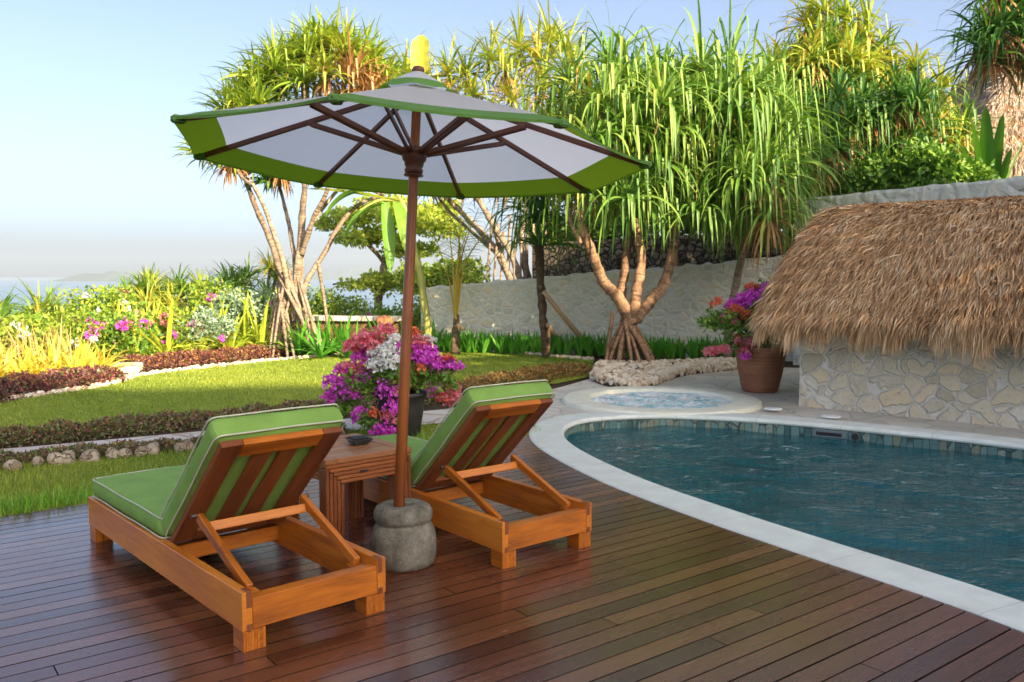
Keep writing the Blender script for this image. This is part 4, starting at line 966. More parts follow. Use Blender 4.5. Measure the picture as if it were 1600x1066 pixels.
bl = [('coral_flowers', 'coral pink blossoms', M['coral'], [(rel(575, 532), .17, 330), (rel(592, 555), .15, 240), (rel(552, 545), .11, 120), (rel(545, 580), .12, 120), (rel(655, 535), .10, 120), (rel(697, 612), .12, 160), (rel(712, 628), .09, 80), (rel(560, 595), .09, 60), (rel(608, 653, -.28), .07, 70), (rel(600, 520), .10, 110), (rel(620, 612, -.28), .05, 30)]),
      ('magenta_flowers', 'magenta blossoms', M['magenta'], [(rel(672, 560), .17, 430), (rel(690, 575), .13, 220), (rel(525, 600), .11, 120), (rel(520, 622), .10, 110), (rel(545, 615), .11, 110), (rel(565, 588), .12, 120), (rel(612, 612, -.2), .15, 170), (rel(560, 650, -.1), .10, 150), (rel(598, 672, -.3), .12, 190), (rel(570, 562), .12, 120), (rel(600, 545), .10, 90), (rel(680, 610), .10, 110), (rel(713, 575), .07, 40), (rel(630, 545, -.1), .09, 90), (rel(615, 640, -.3), .09, 70), (rel(535, 575), .08, 50)]),
      ('white_flowers', 'white blossoms', M['white_fl'], [(rel(600, 548, -.15), .11, 130), (rel(615, 565, -.2), .13, 170), (rel(590, 570, -.2), .10, 90), (rel(617, 530, -.05), .06, 50), (rel(672, 532), .05, 35), (rel(625, 580, -.2), .08, 50), (rel(582, 550, -.1), .06, 30)]),
      ('orange_flowers', 'orange blossoms', M['orange'], [(rel(655, 580, -.15), .07, 40), (rel(700, 560), .05, 30), (rel(650, 520), .05, 30), (rel(693, 620), .07, 40), (rel(585, 648, -.28), .05, 35)])]
bougain('potted_bougainvillea', P1, 'mixed magenta, coral and white bougainvillea in a black pot behind the side table', [(.17, 0), (.19, .01), (.235, .30), (.245, .40), (.262, .405), (.262, .44), (.25, .445), (.235, .42)], M['plastic'], fol, bl, 24, .05, 5200, .034)
P3 = np.array([3.42, 11.85, -.02])
r3 = lambda px, py, dY=0: rel(px, py, dY, P3)
fol = [(r3(1160, 510, -.1), (.4, .3, .3), 1.6), (r3(1195, 480, .1), (.35, .3, .3), 1.3), (r3(1130, 505), (.3, .2, .14), .6), (r3(1190, 530, -.2), (.35, .3, .2), 1), (r3(1108, 507), (.18, .12, .08), .3), (r3(1145, 540, -.2), (.15, .15, .15), .3), (r3(1215, 510, .1), (.3, .3, .3), 1)]
bl = [('magenta_flowers', 'magenta blossoms', M['magenta'], [(r3(1162, 475), .16, 170), (r3(1180, 462), .15, 190), (r3(1145, 478), .09, 60), (r3(1200, 455), .12, 90), (r3(1165, 556, -.3), .05, 30)]),
      ('coral_flowers', 'coral pink blossoms', M['coral'], [(r3(1140, 502, -.1), .13, 110), (r3(1112, 550, -.1), .10, 70), (r3(1130, 548, -.2), .09, 60), (r3(1168, 537, -.3), .09, 60), (r3(1152, 535, -.3), .06, 30), (r3(1165, 548, -.3), .07, 40)]),
      ('orange_flowers', 'orange blossoms', M['orange'], [(r3(1120, 474), .08, 40), (r3(1150, 485, -.2), .09, 50), (r3(1165, 492, -.2), .08, 40), (r3(1175, 450), .08, 40), (r3(1130, 500), .06, 20), (r3(1155, 530, -.2), .08, 40)])]
bougain('potted_bougainvillea', P3, 'trailing bougainvillea in a large terracotta pot beside the thatched hut', [(.22, 0), (.235, .015), (.25, .05), (.30, .28), (.335, .52), (.355, .56), (.36, .60), (.355, .625), (.33, .63), (.32, .60)], M['terracotta'], fol, bl, 24, .07, 3000, .045)

# ============================================================ TREES
def rect(r, dY, B, px, py): return AT(px, py, B[1] + dY) - B
def stem(mb, B, pts, r0, r1, wob=.25, n=9, m_=6):
    # pts: (px, py, dY) along the stem
    P = [AT(x, y, B[1] + d) - B for x, y, d in pts]; C = catmull(P, m_); k = len(C)
    C = C + np.cumsum(R_.normal(size=C.shape) * .004, 0) * (np.arange(k) > 0)[:, None]
    rad = np.linspace(r0, r1, k) * (1 + .10 * np.sin(np.arange(k) * 2.1)); mb.tube(C, rad, n, wob=wob); return C[-1]
def pandanus(name, base, label, stems, roots, heads, leaf_mats, bark, L=1.1, W=.05, nl=46, droop=.5, dead=0, group='pandanus trees', nseg=7, lo=-.35, kink=.2, rspread=.6, rr=.04):
    B = np.array(base, float); e = empty(name, tuple(B), 0, label, 'tree', group)
    mb = MB()
    for s in stems: stem(mb, B, s[0], s[1], s[2])
    if stems: mb.build('trunk', bark, e, True)
    for (a, b_, r) in roots:
        mb = MB(); p0 = AT(a[0], a[1], B[1] + a[2]) - B; p1 = AT(b_[0], b_[1], B[1] + b_[2]) - B; p1[2] = min(p1[2], -.03) if len(b_) < 4 else p1[2]
        mid = (p0 + p1) / 2 + (p1 - p0) * np.array([.06, .06, 0]) ; mb.tube(catmull([p0, mid, p1], 6), np.linspace(r, r * .8, 13), 7, wob=.2); mb.build('prop_root', bark, e, True)
    groups = {}
    for hd in heads:
        c = AT(hd[0], hd[1], B[1] + hd[2]) - B; mi = hd[3] if len(hd) > 3 else 0; sc = hd[4] if len(hd) > 4 else 1
        mb = groups.setdefault(mi, MB()); head(mb, c, L * sc, nl, W, droop, lo, nseg=nseg, kink=kink, rspread=rspread)
        if dead and R_.random() < dead:
            md = groups.setdefault('dead', MB()); k = 26; d = sph(k, -.9, -.1); ribbons(md, np.tile(c - [0, 0, .1], (k, 1)), d, L * .75 * R_.uniform(.5, 1, k), W * .8, 1.0, 5)
    for mi, mb in groups.items():
        mb.build('crown' if mi != 'dead' else 'dead_leaves', M['dead'] if mi == 'dead' else leaf_mats[mi], e)
    # twig from nearest stem end to each head
    if stems:
        ends = [AT(s[0][-1][0], s[0][-1][1], B[1] + s[0][-1][2]) - B for s in stems]; mb = MB()
        for hd in heads:
            c = AT(hd[0], hd[1], B[1] + hd[2]) - B; d = [np.linalg.norm(c - q) + (2 if q[2] > c[2] else 0) for q in ends]; q = ends[int(np.argmin(d))]
            if c[2] < q[2] + .12 and np.hypot(*(c - q)[:2]) > .35: continue
            mb.tube(catmull([q, (q + c) / 2 + np.array([0, 0, -.08]), c], 4), np.linspace(rr, rr * .55, 9), 6, cap=False)
        mb.build('branches', bark, e, True)
    return e
# left pandanus
B = G(455, 541); B = np.array([AT(455, 533, 17.3)[0], 17.3, -.03])
st = [([(450, 480, 0), (437, 420, .1), (425, 380, .2), (400, 320, .4), (383, 272, .6)], .085, .045), ([(462, 500, 0), (465, 430, 0), (470, 380, 0), (474, 320, -.1), (480, 272, -.2)], .10, .05),
      ([(458, 480, 0), (452, 455, -.1), (440, 400, -.3), (415, 330, -.5), (395, 290, -.7)], .06, .035), ([(465, 470, 0), (468, 430, .1), (475, 370, .5), (505, 320, .8), (530, 290, 1.0)], .06, .035),
      ([(466, 480, .0), (480, 440, .1), (505, 400, .3), (535, 345, .5), (565, 315, .6), (600, 305, .7)], .062, .035), ([(470, 400, 0), (490, 340, -.4), (510, 300, -.6), (520, 270, -.7)], .055, .032), ([(463, 470, 0), (461, 420, .1), (455, 370, .3), (446, 330, .6), (437, 290, .8)], .055, .032)]
rt = [((440 + i * 5, 425 + (i % 3) * 8, R_.uniform(-.1, .1)), (418 + i * 9 + R_.normal() * 3, 532, R_.uniform(-.5, .3)), .035) for i in range(0)] + [((447 + R_.normal() * 9, 418 + R_.uniform(0, 55), R_.uniform(-.15, .15)), (412 + i * 4.6 + R_.normal() * 3, 532, R_.uniform(-.6, .35)), R_.uniform(.024, .042)) for i in range(22)] + [((497, 410, .2), (517, 500, .3), .04), ((470, 440, -.1), (500, 520, -.4), .035), ((440, 440, .0), (410, 515, .2), .03)]
hd = [(372, 165, 0), (398, 128, .3), (430, 110, -.2), (455, 92, .2), (482, 85, 0), (510, 78, .3), (540, 86, -.2), (565, 98, .1), (585, 118, .3), (360, 200, .5), (405, 165, -.4), (440, 150, .4), (475, 130, -.4), (512, 118, -.5), (548, 122, -.5, 1), (575, 150, -.3, 1), (395, 145, .4), (418, 125, 0), (445, 115, .5), (470, 105, .3), (495, 70, .2), (525, 72, 0), (552, 95, .4), (580, 100, .2), (385, 190, -.3), (600, 140, .2), (355, 180, .2),
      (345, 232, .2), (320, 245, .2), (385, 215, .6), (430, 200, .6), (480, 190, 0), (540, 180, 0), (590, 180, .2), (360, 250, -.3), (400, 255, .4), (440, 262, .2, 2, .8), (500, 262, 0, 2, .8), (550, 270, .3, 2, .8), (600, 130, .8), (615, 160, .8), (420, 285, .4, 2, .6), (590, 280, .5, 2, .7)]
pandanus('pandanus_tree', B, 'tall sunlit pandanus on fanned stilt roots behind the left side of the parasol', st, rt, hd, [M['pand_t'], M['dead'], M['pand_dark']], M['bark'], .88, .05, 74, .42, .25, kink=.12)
# background pandanus group over the low wall
B = np.array([AT(815, 430, 22)[0], 22, .9])
st = [([(800, 440, 0), (775, 390, .2), (740, 350, .4), (700, 310, .5), (670, 285, .6)], .10, .055), ([(815, 445, 0), (800, 400, 0), (770, 350, -.2), (740, 300, -.2)], .10, .055), ([(825, 440, 0), (815, 380, .2), (820, 330, .4), (830, 290, .5)], .10, .06), ([(790, 420, 0), (765, 340, .4), (725, 290, .6)], .07, .05), ([(780, 400, 0), (745, 370, .6), (700, 330, .8), (680, 300, 1.0)], .06, .04)]
rt = [((770 + i * 9, 335 + (i % 3) * 14, R_.uniform(-.3, .3)), (758 + i * 11, 450, R_.uniform(-.6, .2)), .032) for i in range(10)]
hd = [(612, 150, .2), (635, 115, .3), (615, 180, 0), (665, 135, .4), (690, 160, 0), (700, 118, .3), (728, 118, .3), (740, 150, -.3), (765, 95, 0), (790, 110, -.4), (812, 80, 0), (840, 95, -.3), (860, 68, .3), (885, 80, 0), (900, 110, -.4), (755, 185, -.4), (800, 160, -.6), (850, 140, -.6), (880, 170, -.6), (820, 200, -.6), (860, 220, -.4), (700, 220, 0), (760, 240, 0), (660, 200, 0), (900, 210, 0), (640, 250, .3, 1), (690, 275, .3, 1), (735, 280, 0, 1), (790, 280, 0, 1), (840, 270, 0, 1), (670, 300, .5, 1, .7)]
pandanus('pandanus_tree', B, 'many-stemmed pandanus rising behind the low stone wall, right of the parasol pole', st, rt, hd, [M['pand_sunlit'], M['pand_dark']], M['bark'], 1.25, .055, 48, .5, .3)
# central pandanus on the coral mound
B = np.array([AT(985, 568, 14.6)[0], 14.6, .05])
st = [([(985, 505, 0), (968, 470, -.1), (945, 445, -.2), (930, 410, -.3), (915, 370, -.3), (900, 320, -.4)], .115, .06), ([(980, 500, 0), (972, 460, .1), (978, 410, .2), (985, 360, .3), (987, 320, .3)], .09, .06), ([(988, 505, 0), (995, 460, -.1), (1002, 410, 0), (998, 365, 0), (990, 320, .1)], .10, .06),
      ([(992, 500, 0), (1012, 475, 0), (1035, 445, .1), (1050, 400, .1), (1056, 350, .1), (1062, 300, .2)], .11, .06), ([(910, 380, -.3), (893, 350, -.2), (885, 310, -.1)], .05, .04)]
rt = [((978 + 3 * math.cos(i * 2.1), 492 + (i % 4) * 5, .06 * math.sin(i * 2.1)), (985 + 42 * math.cos(i * 2.4), 570, .30 * math.sin(i * 2.4)), .035 + .012 * (i % 2)) for i in range(14)] + [((958, 486, -.1), (946, 566, -.1), .035)]
hd = []
for i in range(70):
    x = R_.uniform(862, 1215); u = (x - 1040) / 190; top = 128 + 50 * u * u + R_.normal() * 14; y = top + (335 - top) * R_.random() ** 1.1; hd.append((x, y, R_.uniform(-1.5, 1.6) * (1 - .3 * u * u), 0 if R_.random() < .9 else 1, R_.uniform(.8, 1.15)))
hd += [(955, 112, 0), (1030, 120, .3), (1095, 110, 0), (985, 125, -.5), (1140, 125, .4), (890, 130, .4)]
pandanus('pandanus_tree', B, 'large sunlit pandanus with long hanging leaves on the coral stone mound', st, rt, hd, [M['pand'], M['pand_sunlit']], M['bark_sunlit'], 1.4, .047, 54, .85, .12, nseg=9, lo=-.35, kink=.6, rr=.035)
# slim one left of the hut
B = np.array([AT(1135, 560, 15.4)[0], 15.4, -.03])
st = [([(1136, 560, 0), (1143, 480, 0), (1155, 410, 0), (1162, 350, 0), (1166, 320, 0)], .075, .06)]
hd = [(1160, 290, 0), (1150, 250, .2), (1185, 265, -.2), (1205, 240, 0), (1175, 220, .3), (1215, 275, .1), (1135, 275, 0), (1195, 300, .1), (1215, 205, .2), (1225, 250, .4), (1165, 325, .1), (1205, 330, .2)]
pandanus('pandanus_tree', B, 'slim pandanus leaning beside the terracotta pot, left of the thatched hut', st, [], hd, [M['pand']], M['bark'], 1.3, .047, 52, .85, .2, nseg=9, lo=-.35, kink=.6)
# upper right slope
def cloud(n, x0, x1, yf, yb, dy, mats=(0, 1), p=.7, s=(.8, 1.15)): return [(x, R_.uniform(yf(x), yb(x)), R_.uniform(-dy, dy), mats[0] if R_.random() < p else mats[1], R_.uniform(*s)) for x in R_.uniform(x0, x1, n)]
B = np.array([AT(1290, 330, 18.5)[0], 18.5, 1.1])
st = [([(1290, 380, 0), (1285, 250, 0), (1270, 150, 0), (1262, 80, 0)], .12, .08), ([(1290, 300, 0), (1310, 180, .3), (1340, 90, .4), (1345, 20, .4)], .09, .06), ([(1285, 260, 0), (1240, 180, .2), (1225, 120, .2)], .08, .06), ([(1300, 240, 0), (1370, 140, -.2), (1390, 80, -.2)], .07, .05)]
hd = cloud(30, 1200, 1400, lambda x: 52 + abs(x - 1290) * .45, lambda x: 140, 1.0, (0, 1), .75) + cloud(16, 1200, 1330, lambda x: 100, lambda x: 230, .8, (1, 0), .6) + [(1290, 20, 0), (1262, 40, .2), (1322, 30, .2), (1355, 55, 0)]
pandanus('pandanus_tree', B, 'highest pandanus at the upper right with sunlit yellow put into its top leaves', st, [], hd, [M['pand_sunlit'], M['pand_dark']], M['bark_dark'], 1.05, .055, 50, .6, .6, kink=.3)
B = np.array([AT(1350, 300, 17)[0], 17.0, 2.3])
st = [([(1352, 320, 0), (1345, 260, 0), (1335, 210, 0)], .10, .07), ([(1370, 310, 0), (1400, 250, -.3), (1420, 210, -.3)], .08, .06)]
hd = cloud(26, 1250, 1440, lambda x: 155, lambda x: 270, 1.1, (0, 1), .85)
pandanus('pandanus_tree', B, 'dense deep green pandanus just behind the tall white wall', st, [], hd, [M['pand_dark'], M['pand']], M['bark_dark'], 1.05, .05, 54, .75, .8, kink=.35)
B = np.array([AT(1455, 290, 18)[0], 18, 2.3])
st = [([(1455, 300, 0), (1440, 220, 0), (1430, 150, 0)], .10, .06), ([(1455, 290, 0), (1475, 200, .2), (1480, 150, .2)], .08, .06)]
hd = cloud(24, 1390, 1520, lambda x: 150 + abs(x - 1430) * .5, lambda x: 255, 1.0, (0, 1), .65) + [(1432, 105, 0, 1, .8), (1425, 130, .2, 1, .8), (1470, 140, 0, 1, .8)]
pandanus('pandanus_tree', B, 'pandanus with lit yellow tip between the highest pandanus and the thatched villa', st, [], hd, [M['pand_dark'], M['pand_sunlit']], M['bark_dark'], .95, .05, 48, .6, .8, kink=.3)
B = np.array([AT(1650, 300, 13)[0], 13.0, 2.3])
st = [([(1655, 310, 0), (1650, 200, 0), (1620, 120, -.1), (1590, 75, -.2)], .12, .07), ([(1650, 220, 0), (1640, 100, .2), (1625, 20, .3)], .09, .06)]
hd = [(1565, 45, -.1), (1590, 70, .1), (1540, 65, .1), (1600, 20, .2), (1630, 60, 0), (1580, 5, .3), (1625, 90, .2), (1560, -10, .1), (1615, -25, .2), (1550, 90, -.1), (1650, 20, 0)]
pandanus('pandanus_tree', B, 'dark pandanus head overhanging the villa roof in the top right corner', st, [], hd, [M['pand_dark'], M['pand']], M['bark_dark'], .95, .045, 54, .6, .9, kink=.3)

# almond-like tree far behind with layered crown
B = np.array([AT(592, 470, 29)[0], 29.0, -1.8])
e = empty('shade_tree', tuple(B), 0, 'round-leaved layered tree far behind the parasol pole with the sea beyond', 'tree')
mb = MB(); q = [([(588, 520, 0), (592, 460, 0), (603, 400, 0), (615, 360, 0)], .17, .08), ([(603, 400, 0), (640, 360, .4), (690, 340, .5)], .10, .05), ([(600, 410, 0), (570, 380, -.3), (530, 372, -.5)], .08, .04), ([(592, 460, 0), (630, 440, .5), (700, 430, .8)], .09, .04), ([(592, 455, 0), (560, 440, -.3), (520, 445, -.3)], .06, .03), ([(612, 370, 0), (630, 330, 0), (640, 310, 0)], .08, .04)]
for s in q: stem(mb, B, s[0], s[1], s[2])
mb.build('trunk', M['bark'], e, True); mb = MB()
for (x, y, rx, rz, k) in [(560, 345, 1.1, .35, 1500), (600, 330, 1.2, .4, 1800), (640, 345, 1.2, .4, 1500), (680, 360, 1.0, .4, 1300), (690, 330, .8, .35, 900), (590, 375, .9, .35, 1000), (540, 375, .8, .2, 500), (630, 395, .8, .3, 700), (660, 395, .7, .3, 500), (640, 445, 1.3, .35, 1700), (700, 440, 1.2, .4, 1500), (590, 440, .7, .3, 600), (550, 448, .5, .15, 200), (690, 475, .9, .35, 900), (510, 355, .5, .2, 220)]:
    p, o = clump_points(k, AT(x, y, 29 + R_.normal() * .6) - B, (rx, rx, rz), 10, .4); leaves(mb, p, .16, .6, out=o * .3)
mb.build('crown', M['almond'], e)

# broad leaves (banana, nest fern)
def broad(mb, p0, d, L, W, droop, nseg=14, cols=5, tear=.0, fold=.22, rnd=None, mi=0, wavy=.03, blunt=False):
    p = np.array(p0, float); d = unit(np.array(d, float)); side = unit(np.cross(d, [0, 0, 1.0]) + 1e-5); V = []
    for i in range(nseg + 1):
        t_ = i / nseg; wd = W * (min(1, .45 + t_ * 4) * (1 if t_ < .75 else 1 - .75 * ((t_ - .75) / .25) ** 1.5) if blunt else math.sin(PI * min(1, .06 + t_ * .94)) ** .55); nr = np.cross(side, d)
        for j in range(cols):
            s = (j / (cols - 1) - .5); V.append(p + side * s * wd + nr * (abs(s) * 2 * fold * wd + wavy * math.sin(i * 1.7 + j * 2) * wd * abs(s)))
        p = p + d * L / nseg; d = unit(d + np.array([0, 0, -droop / nseg * (.5 + 1.5 * t_)])); side = unit(side - d * np.dot(side, d))
    f = np.array([[i * cols + j, i * cols + j + 1, (i + 1) * cols + j + 1, (i + 1) * cols + j] for i in range(nseg) for j in range(cols - 1)])
    mb.add(V, f, None, rnd, mi)
B = np.array([AT(668, 545, 17.3)[0], 17.3, -.03]); e = empty('banana_plant', tuple(B), 0, 'banana plant with yellowing stem and arching leaves directly behind the parasol pole', 'plant')
mb = MB(); stem(mb, B, [(672, 550, 0), (664, 480, 0), (655, 420, 0), (640, 360, 0), (628, 315, 0)], .085, .05, .1, 12); mb.build('stem', M['banana_stem'], e, True)
tq = AT(628, 315, 17.3) - B
mb = MB(); mb.tube(catmull([tq, AT(648, 200, 17.5) - B, AT(657, 105, 17.5) - B], 6), np.linspace(.035, .012, 13), 6); 
for (a, w_) in (((560, 330), .3), ((600, 300), .3)): mb.tube(catmull([tq, (tq + AT(*a, 17.2) - B) / 2 + [0, 0, .12], AT(*a, 17.2) - B], 5), np.linspace(.04, .015, 11), 6)
mb.build('petiole', M['banana_stem'], e, True)
mb = MB(); broad(mb, AT(657, 116, 17.5) - B, (.02, .1, 1), .78, .38, .22, fold=.2, wavy=.10, blunt=True); mb.build('leaf', M['banana_y'], e, True)
for (px, py, d, L, W_) in ((610, 305, (-1, 0, .25), 1.5, .34), (615, 300, (.9, .2, .6), 1.5, .36), (625, 300, (-.2, -.5, .8), 1.3, .32), (600, 320, (-.7, -.4, -.2), 1.1, .3), (618, 315, (.2, -.4, -.4), 1.2, .28), (600, 312, (.1, -.2, -.6), 1.5, .26)):
    mb = MB(); broad(mb, AT(px, py, 17.3) - B, d, L, W_, 1.5); mb.build('leaf', M['banana'], e, True)
mb = MB(); broad(mb, tq, AT(486, 290, 17.6) - B - tq, 2.0, .45, .1, fold=.1); mb.build('leaf', M['almond'], e, True)
B = np.array([AT(1545, 285, 15.2)[0], 15.2, 2.3]); e = empty('nest_fern', tuple(B), 0, 'bird nest fern with broad upright leaves behind the tall wall, below the villa roof', 'plant')
for (x, y, L, W_, dy) in ((1535, 165, 1.35, .20, 0), (1562, 178, 1.3, .18, .2), (1598, 212, 1.15, .17, -.2), (1515, 190, 1.1, .17, .1), (1500, 225, .9, .15, -.2), (1575, 232, .9, .15, .3), (1490, 250, .8, .14, 0)):
    tp_ = AT(x, y, 15.2 + dy) - B; r0 = AT(1545, 285, 15.2) - B; r0[2] = 0; d = tp_ - r0; mb = MB(); broad(mb, r0, d + [0, -.1, .15], np.linalg.norm(d), W_ * 1.5, .25, fold=.08); mb.build('leaf', M['fern'], e, True)

# young coconut palm with stakes
B = np.array([AT(712, 550, 17.4)[0], 17.4, -.03]); e = empty('young_palm', tuple(B), 0, 'young feather palm with yellow leaf stalks in front of the low wall', 'palm')
mb = MB(); stem(mb, B, [(712, 552, 0), (711, 520, 0), (713, 490, 0)], .10, .05, .3); mb.build('trunk', M['bark_dark'], e, True)
b0 = AT(712, 505, 17.4) - B
for (x1, y1, x2, y2, dy, ll) in ((716, 400, 722, 320, 0, .55), (722, 400, 748, 325, .3, .5), (708, 420, 700, 345, -.3, .5), (728, 410, 770, 350, .1, .4), (714, 420, 735, 345, -.5, .45), (702, 440, 682, 375, .3, .4), (718, 380, 690, 318, .5, .45)):
    C = catmull([b0, AT(x1, y1, 17.4 + dy * .5) - B, AT(x2, y2, 17.4 + dy) - B], 12); f_ = MB(); f_.tube(C, np.linspace(.028, .006, len(C)), 6); fr = f_.build('frond', M['petiole'], e, True)
    k = 46; idx = np.linspace(len(C) * .42, len(C) - 1.01, k); p = C[idx.astype(int)] + (C[np.minimum(idx.astype(int) + 1, len(C) - 1)] - C[idx.astype(int)]) * (idx % 1)[:, None]
    T_ = unit(C[-1] - C[len(C) // 2]); sd = unit(np.cross(T_, [.1, 1, .1])); mb = MB(); sg = np.where(np.arange(k) % 2, 1, -1)[:, None]
    ribbons(mb, p, T_ * .6 + sd * sg + R_.normal(size=(k, 3)) * .08, ll * (1 - .5 * np.linspace(0, 1, k)), .02, .5, 4); mb.build('leaflets', M['pand'], fr)
# young pandanus on a slim trunk with props
B = np.array([AT(852, 555, 16.6)[0], 16.6, -.03]); e = empty('young_pandanus', tuple(B), 0, 'young pandanus on a slim dark trunk held by two slanting wooden props', 'tree')
mb = MB(); stem(mb, B, [(853, 556, 0), (851, 510, 0), (848, 460, 0), (845, 415, 0), (842, 385, 0)], .075, .085, .35); stem(mb, B, [(853, 556, 0), (858, 530, 0), (856, 505, 0)], .05, .03); mb.build('trunk', M['bark_dark'], e, True)
mb = MB()
for (x, y, dy, s_) in ((842, 385, 0, 1), (838, 350, .1, 1), (850, 340, -.2, 1), (825, 325, .2, 1), (860, 310, 0, 1)): head(mb, AT(x, y, 16.6 + dy) - B, 1.25 * s_, 52, .05, .8, -.1, nseg=8, kink=.3)
mb.build('crown', M['pand_dark'], e)
def prop(px0, py0, Y0, px1, py1, r, label):
    a = AT(px0, py0, Y0); g_ = G(px1, py1, -.03); mb = MB(); mb.tube([a, (a + g_) / 2, g_], [r * .9, r, r], 10, wob=.06)
    tag(mb.build('wooden_prop', M['prop_wood'], None, True, loc=tuple(g_)), label, 'wooden prop', 'slanting wooden props')
prop(848, 455, 16.55, 931, 556, .055, 'longer slanting wooden prop leaning from the slim dark pandanus trunk down to the lawn')
prop(856, 508, 16.5, 882, 548, .05, 'shorter slanting wooden prop at the foot of the slim dark pandanus trunk')
prop(714, 508, 17.35, 747, 530, .04, 'slanting wooden stake propping the young feather palm')
mb = MB(); a = AT(1053, 345, 17.6); mb.box((-.08, -.06, 0), (.08, .06, a[2] - 1.0), .012); o = mb.build('timber_post', M['prop_wood'], None); o.location = (a[0], 17.6, 1.0); tag(o, 'weathered upright post standing behind the low wall, right of the central pandanus trunk', 'post')

# ============================================================ SHRUBS, HEDGES, BORDERS
def shrub(name, px, ytop, Y, r, mat, label, group, size=.09, k=2600, zb=-.03, fl=(), stems=True, hgt=None, asp=.55):
    top = AT(px, ytop, Y); h_ = (top[2] - zb) if hgt is None else hgt; B = np.array([top[0], Y, top[2] - h_]); e = empty(name, tuple(B), 0, label, 'shrub', group)
    mb = MB()
    for _ in range(6): q = sph(1, .2, 1)[0] * np.array([r * .6, r * .5, h_ * .7]); mb.tube(catmull([(0, 0, -.02), q * .5 + [0, 0, .08], q], 5), np.linspace(.03, .01, 11), 5, cap=False)
    mb.build('stems', M['bark'], e)
    mb = MB(); p, o = clump_points(k, (0, 0, h_ * .5), (r, r * .8, h_ * .52), 12, .5, -.6); p[:, 2] = np.clip(p[:, 2], .02, h_ + .1); leaves(mb, p, size, asp, out=o * .5); mb.build('foliage', mat, e)
    for nm, mt, n_f, cs_ in fl:
        mb = MB(); lc = sph(n_f, -.1, 1) * np.array([r * .95, r * .75, h_ * .5]) + [0, -.1, h_ * .5]
        for c_ in lc: kk = 14; o = sph(kk); bracts(mb, c_ + o * cs_ * R_.uniform(.3, 1, (kk, 1)), o, .055)
        mb.build(nm, M[mt], e)
    return e
def scrub(px, ytop, Y, r, label, mats=('pand', 'pand_sunlit'), n=17, L=.68, group='pandanus scrub'):
    top = AT(px, ytop, Y); B = np.array([top[0], Y, -.03]); e = empty('pandanus_shrub', tuple(B), 0, label, 'shrub', group); h_ = top[2]
    mb = MB(); ms = [MB(), MB()]
    for i in range(n):
        q = sph(1, .1, 1)[0] * np.array([r, r * .7, 1]); q[2] = q[2] * (h_ - L * .55) ; q[2] = max(.15, q[2]); mb.tube(catmull([(0, 0, 0), q * .5, q], 4), np.linspace(.06, .035, 9), 6, cap=False)
        head(ms[i % 2], q, L, 46, .045, .45, -.3, nseg=5)
    mb.build('stems', M['bark'], e); 
    for a, mt in zip(ms, mats): a.build('foliage', M[mt], e)
FG = 'flowering shrubs of the sea border'
scrub(35, 448, 16.5, 1.1, 'pandanus scrub mound at the far left edge in front of the sea'); scrub(105, 474, 17.5, .8, 'low pandanus scrub mound right of the far left one', n=12)
scrub(235, 428, 18.5, 1.0, 'rounded pandanus scrub below the far island'); scrub(305, 418, 20, 1.0, 'pandanus scrub standing right of the rounded one'); scrub(365, 405, 21.5, 1.1, 'taller pandanus scrub left of the stilt-rooted pandanus'); scrub(405, 385, 22.5, .9, 'highest scrub pandanus touching the left trunk', n=9)
shrub('flowering_shrub', 150, 458, 17.2, .9, M['bush_yel'], 'sunny shrub with white flowers near the far left', FG, k=3000, fl=(('white_flowers', 'white_fl', 9, .07),))
shrub('flowering_shrub', 195, 455, 18, .8, M['bush_yel'], 'sunny shrub with pink and white flowers below the island', FG, k=2600, fl=(('coral_flowers', 'coral', 5, .10), ('white_flowers', 'white_fl', 4, .07)))
shrub('flowering_shrub', 110, 495, 15.6, .8, M['bush_yel'], 'yellow green shrub dotted with magenta behind the dry reeds', FG, k=2600, fl=(('magenta_flowers', 'magenta', 4, .08), ('white_flowers', 'white_fl', 3, .05)))
shrub('flowering_shrub', 190, 500, 15.8, .8, M['bush'], 'green shrub full of magenta flowers beside the lime lilies', FG, k=2200, fl=(('magenta_flowers', 'magenta', 11, .11), ('coral_flowers', 'coral', 6, .09)))
shrub('flowering_shrub', 255, 485, 16.6, .8, M['bush_yel'], 'shrub with pink clusters left of the silver-leaved shrub', FG, k=2400, fl=(('coral_flowers', 'coral', 7, .10), ('magenta_flowers', 'magenta', 4, .09)))
shrub('flowering_shrub', 40, 505, 15.0, .9, M['bush_yel'], 'yellow green shrub at the left edge behind the reeds', FG, k=2600, fl=(('white_flowers', 'white_fl', 4, .06),))
shrub('flowering_shrub', 330, 440, 18.2, .8, M['bush_yel'], 'bright shrub behind the silver-leaved shrub', FG, k=2400, fl=(('magenta_flowers', 'magenta', 3, .07),))
shrub('silver_shrub', 372, 450, 18.0, .8, M['white_leaf'], 'silver-leaved shrub with a few purple flowers left of the stilt roots', 'silver shrubs', k=4200, size=.085, fl=(('magenta_flowers', 'magenta', 5, .06),))
shrub('silver_shrub', 320, 485, 16.6, .6, M['white_leaf'], 'small silver-leaved shrub just above the lime lilies', 'silver shrubs', k=2200, size=.075, fl=(('magenta_flowers', 'magenta', 3, .06),))
shrub('silver_shrub', 420, 470, 18.4, .7, M['bush'], 'dark green shrub between the silver shrub and the stilt roots', 'silver shrubs', k=2600)
shrub('flowering_shrub', 500, 455, 21, .8, M['bush_yel'], 'leafy shrub behind the stilt roots and stone ledge', FG, k=2600)
shrub('flowering_shrub', 545, 472, 21.5, 1.0, M['bush_yel'], 'shrub with pale pink flowers behind the stone ledge', FG, k=2600, fl=(('coral_flowers', 'coral', 5, .08), ('white_flowers', 'white_fl', 5, .07)))
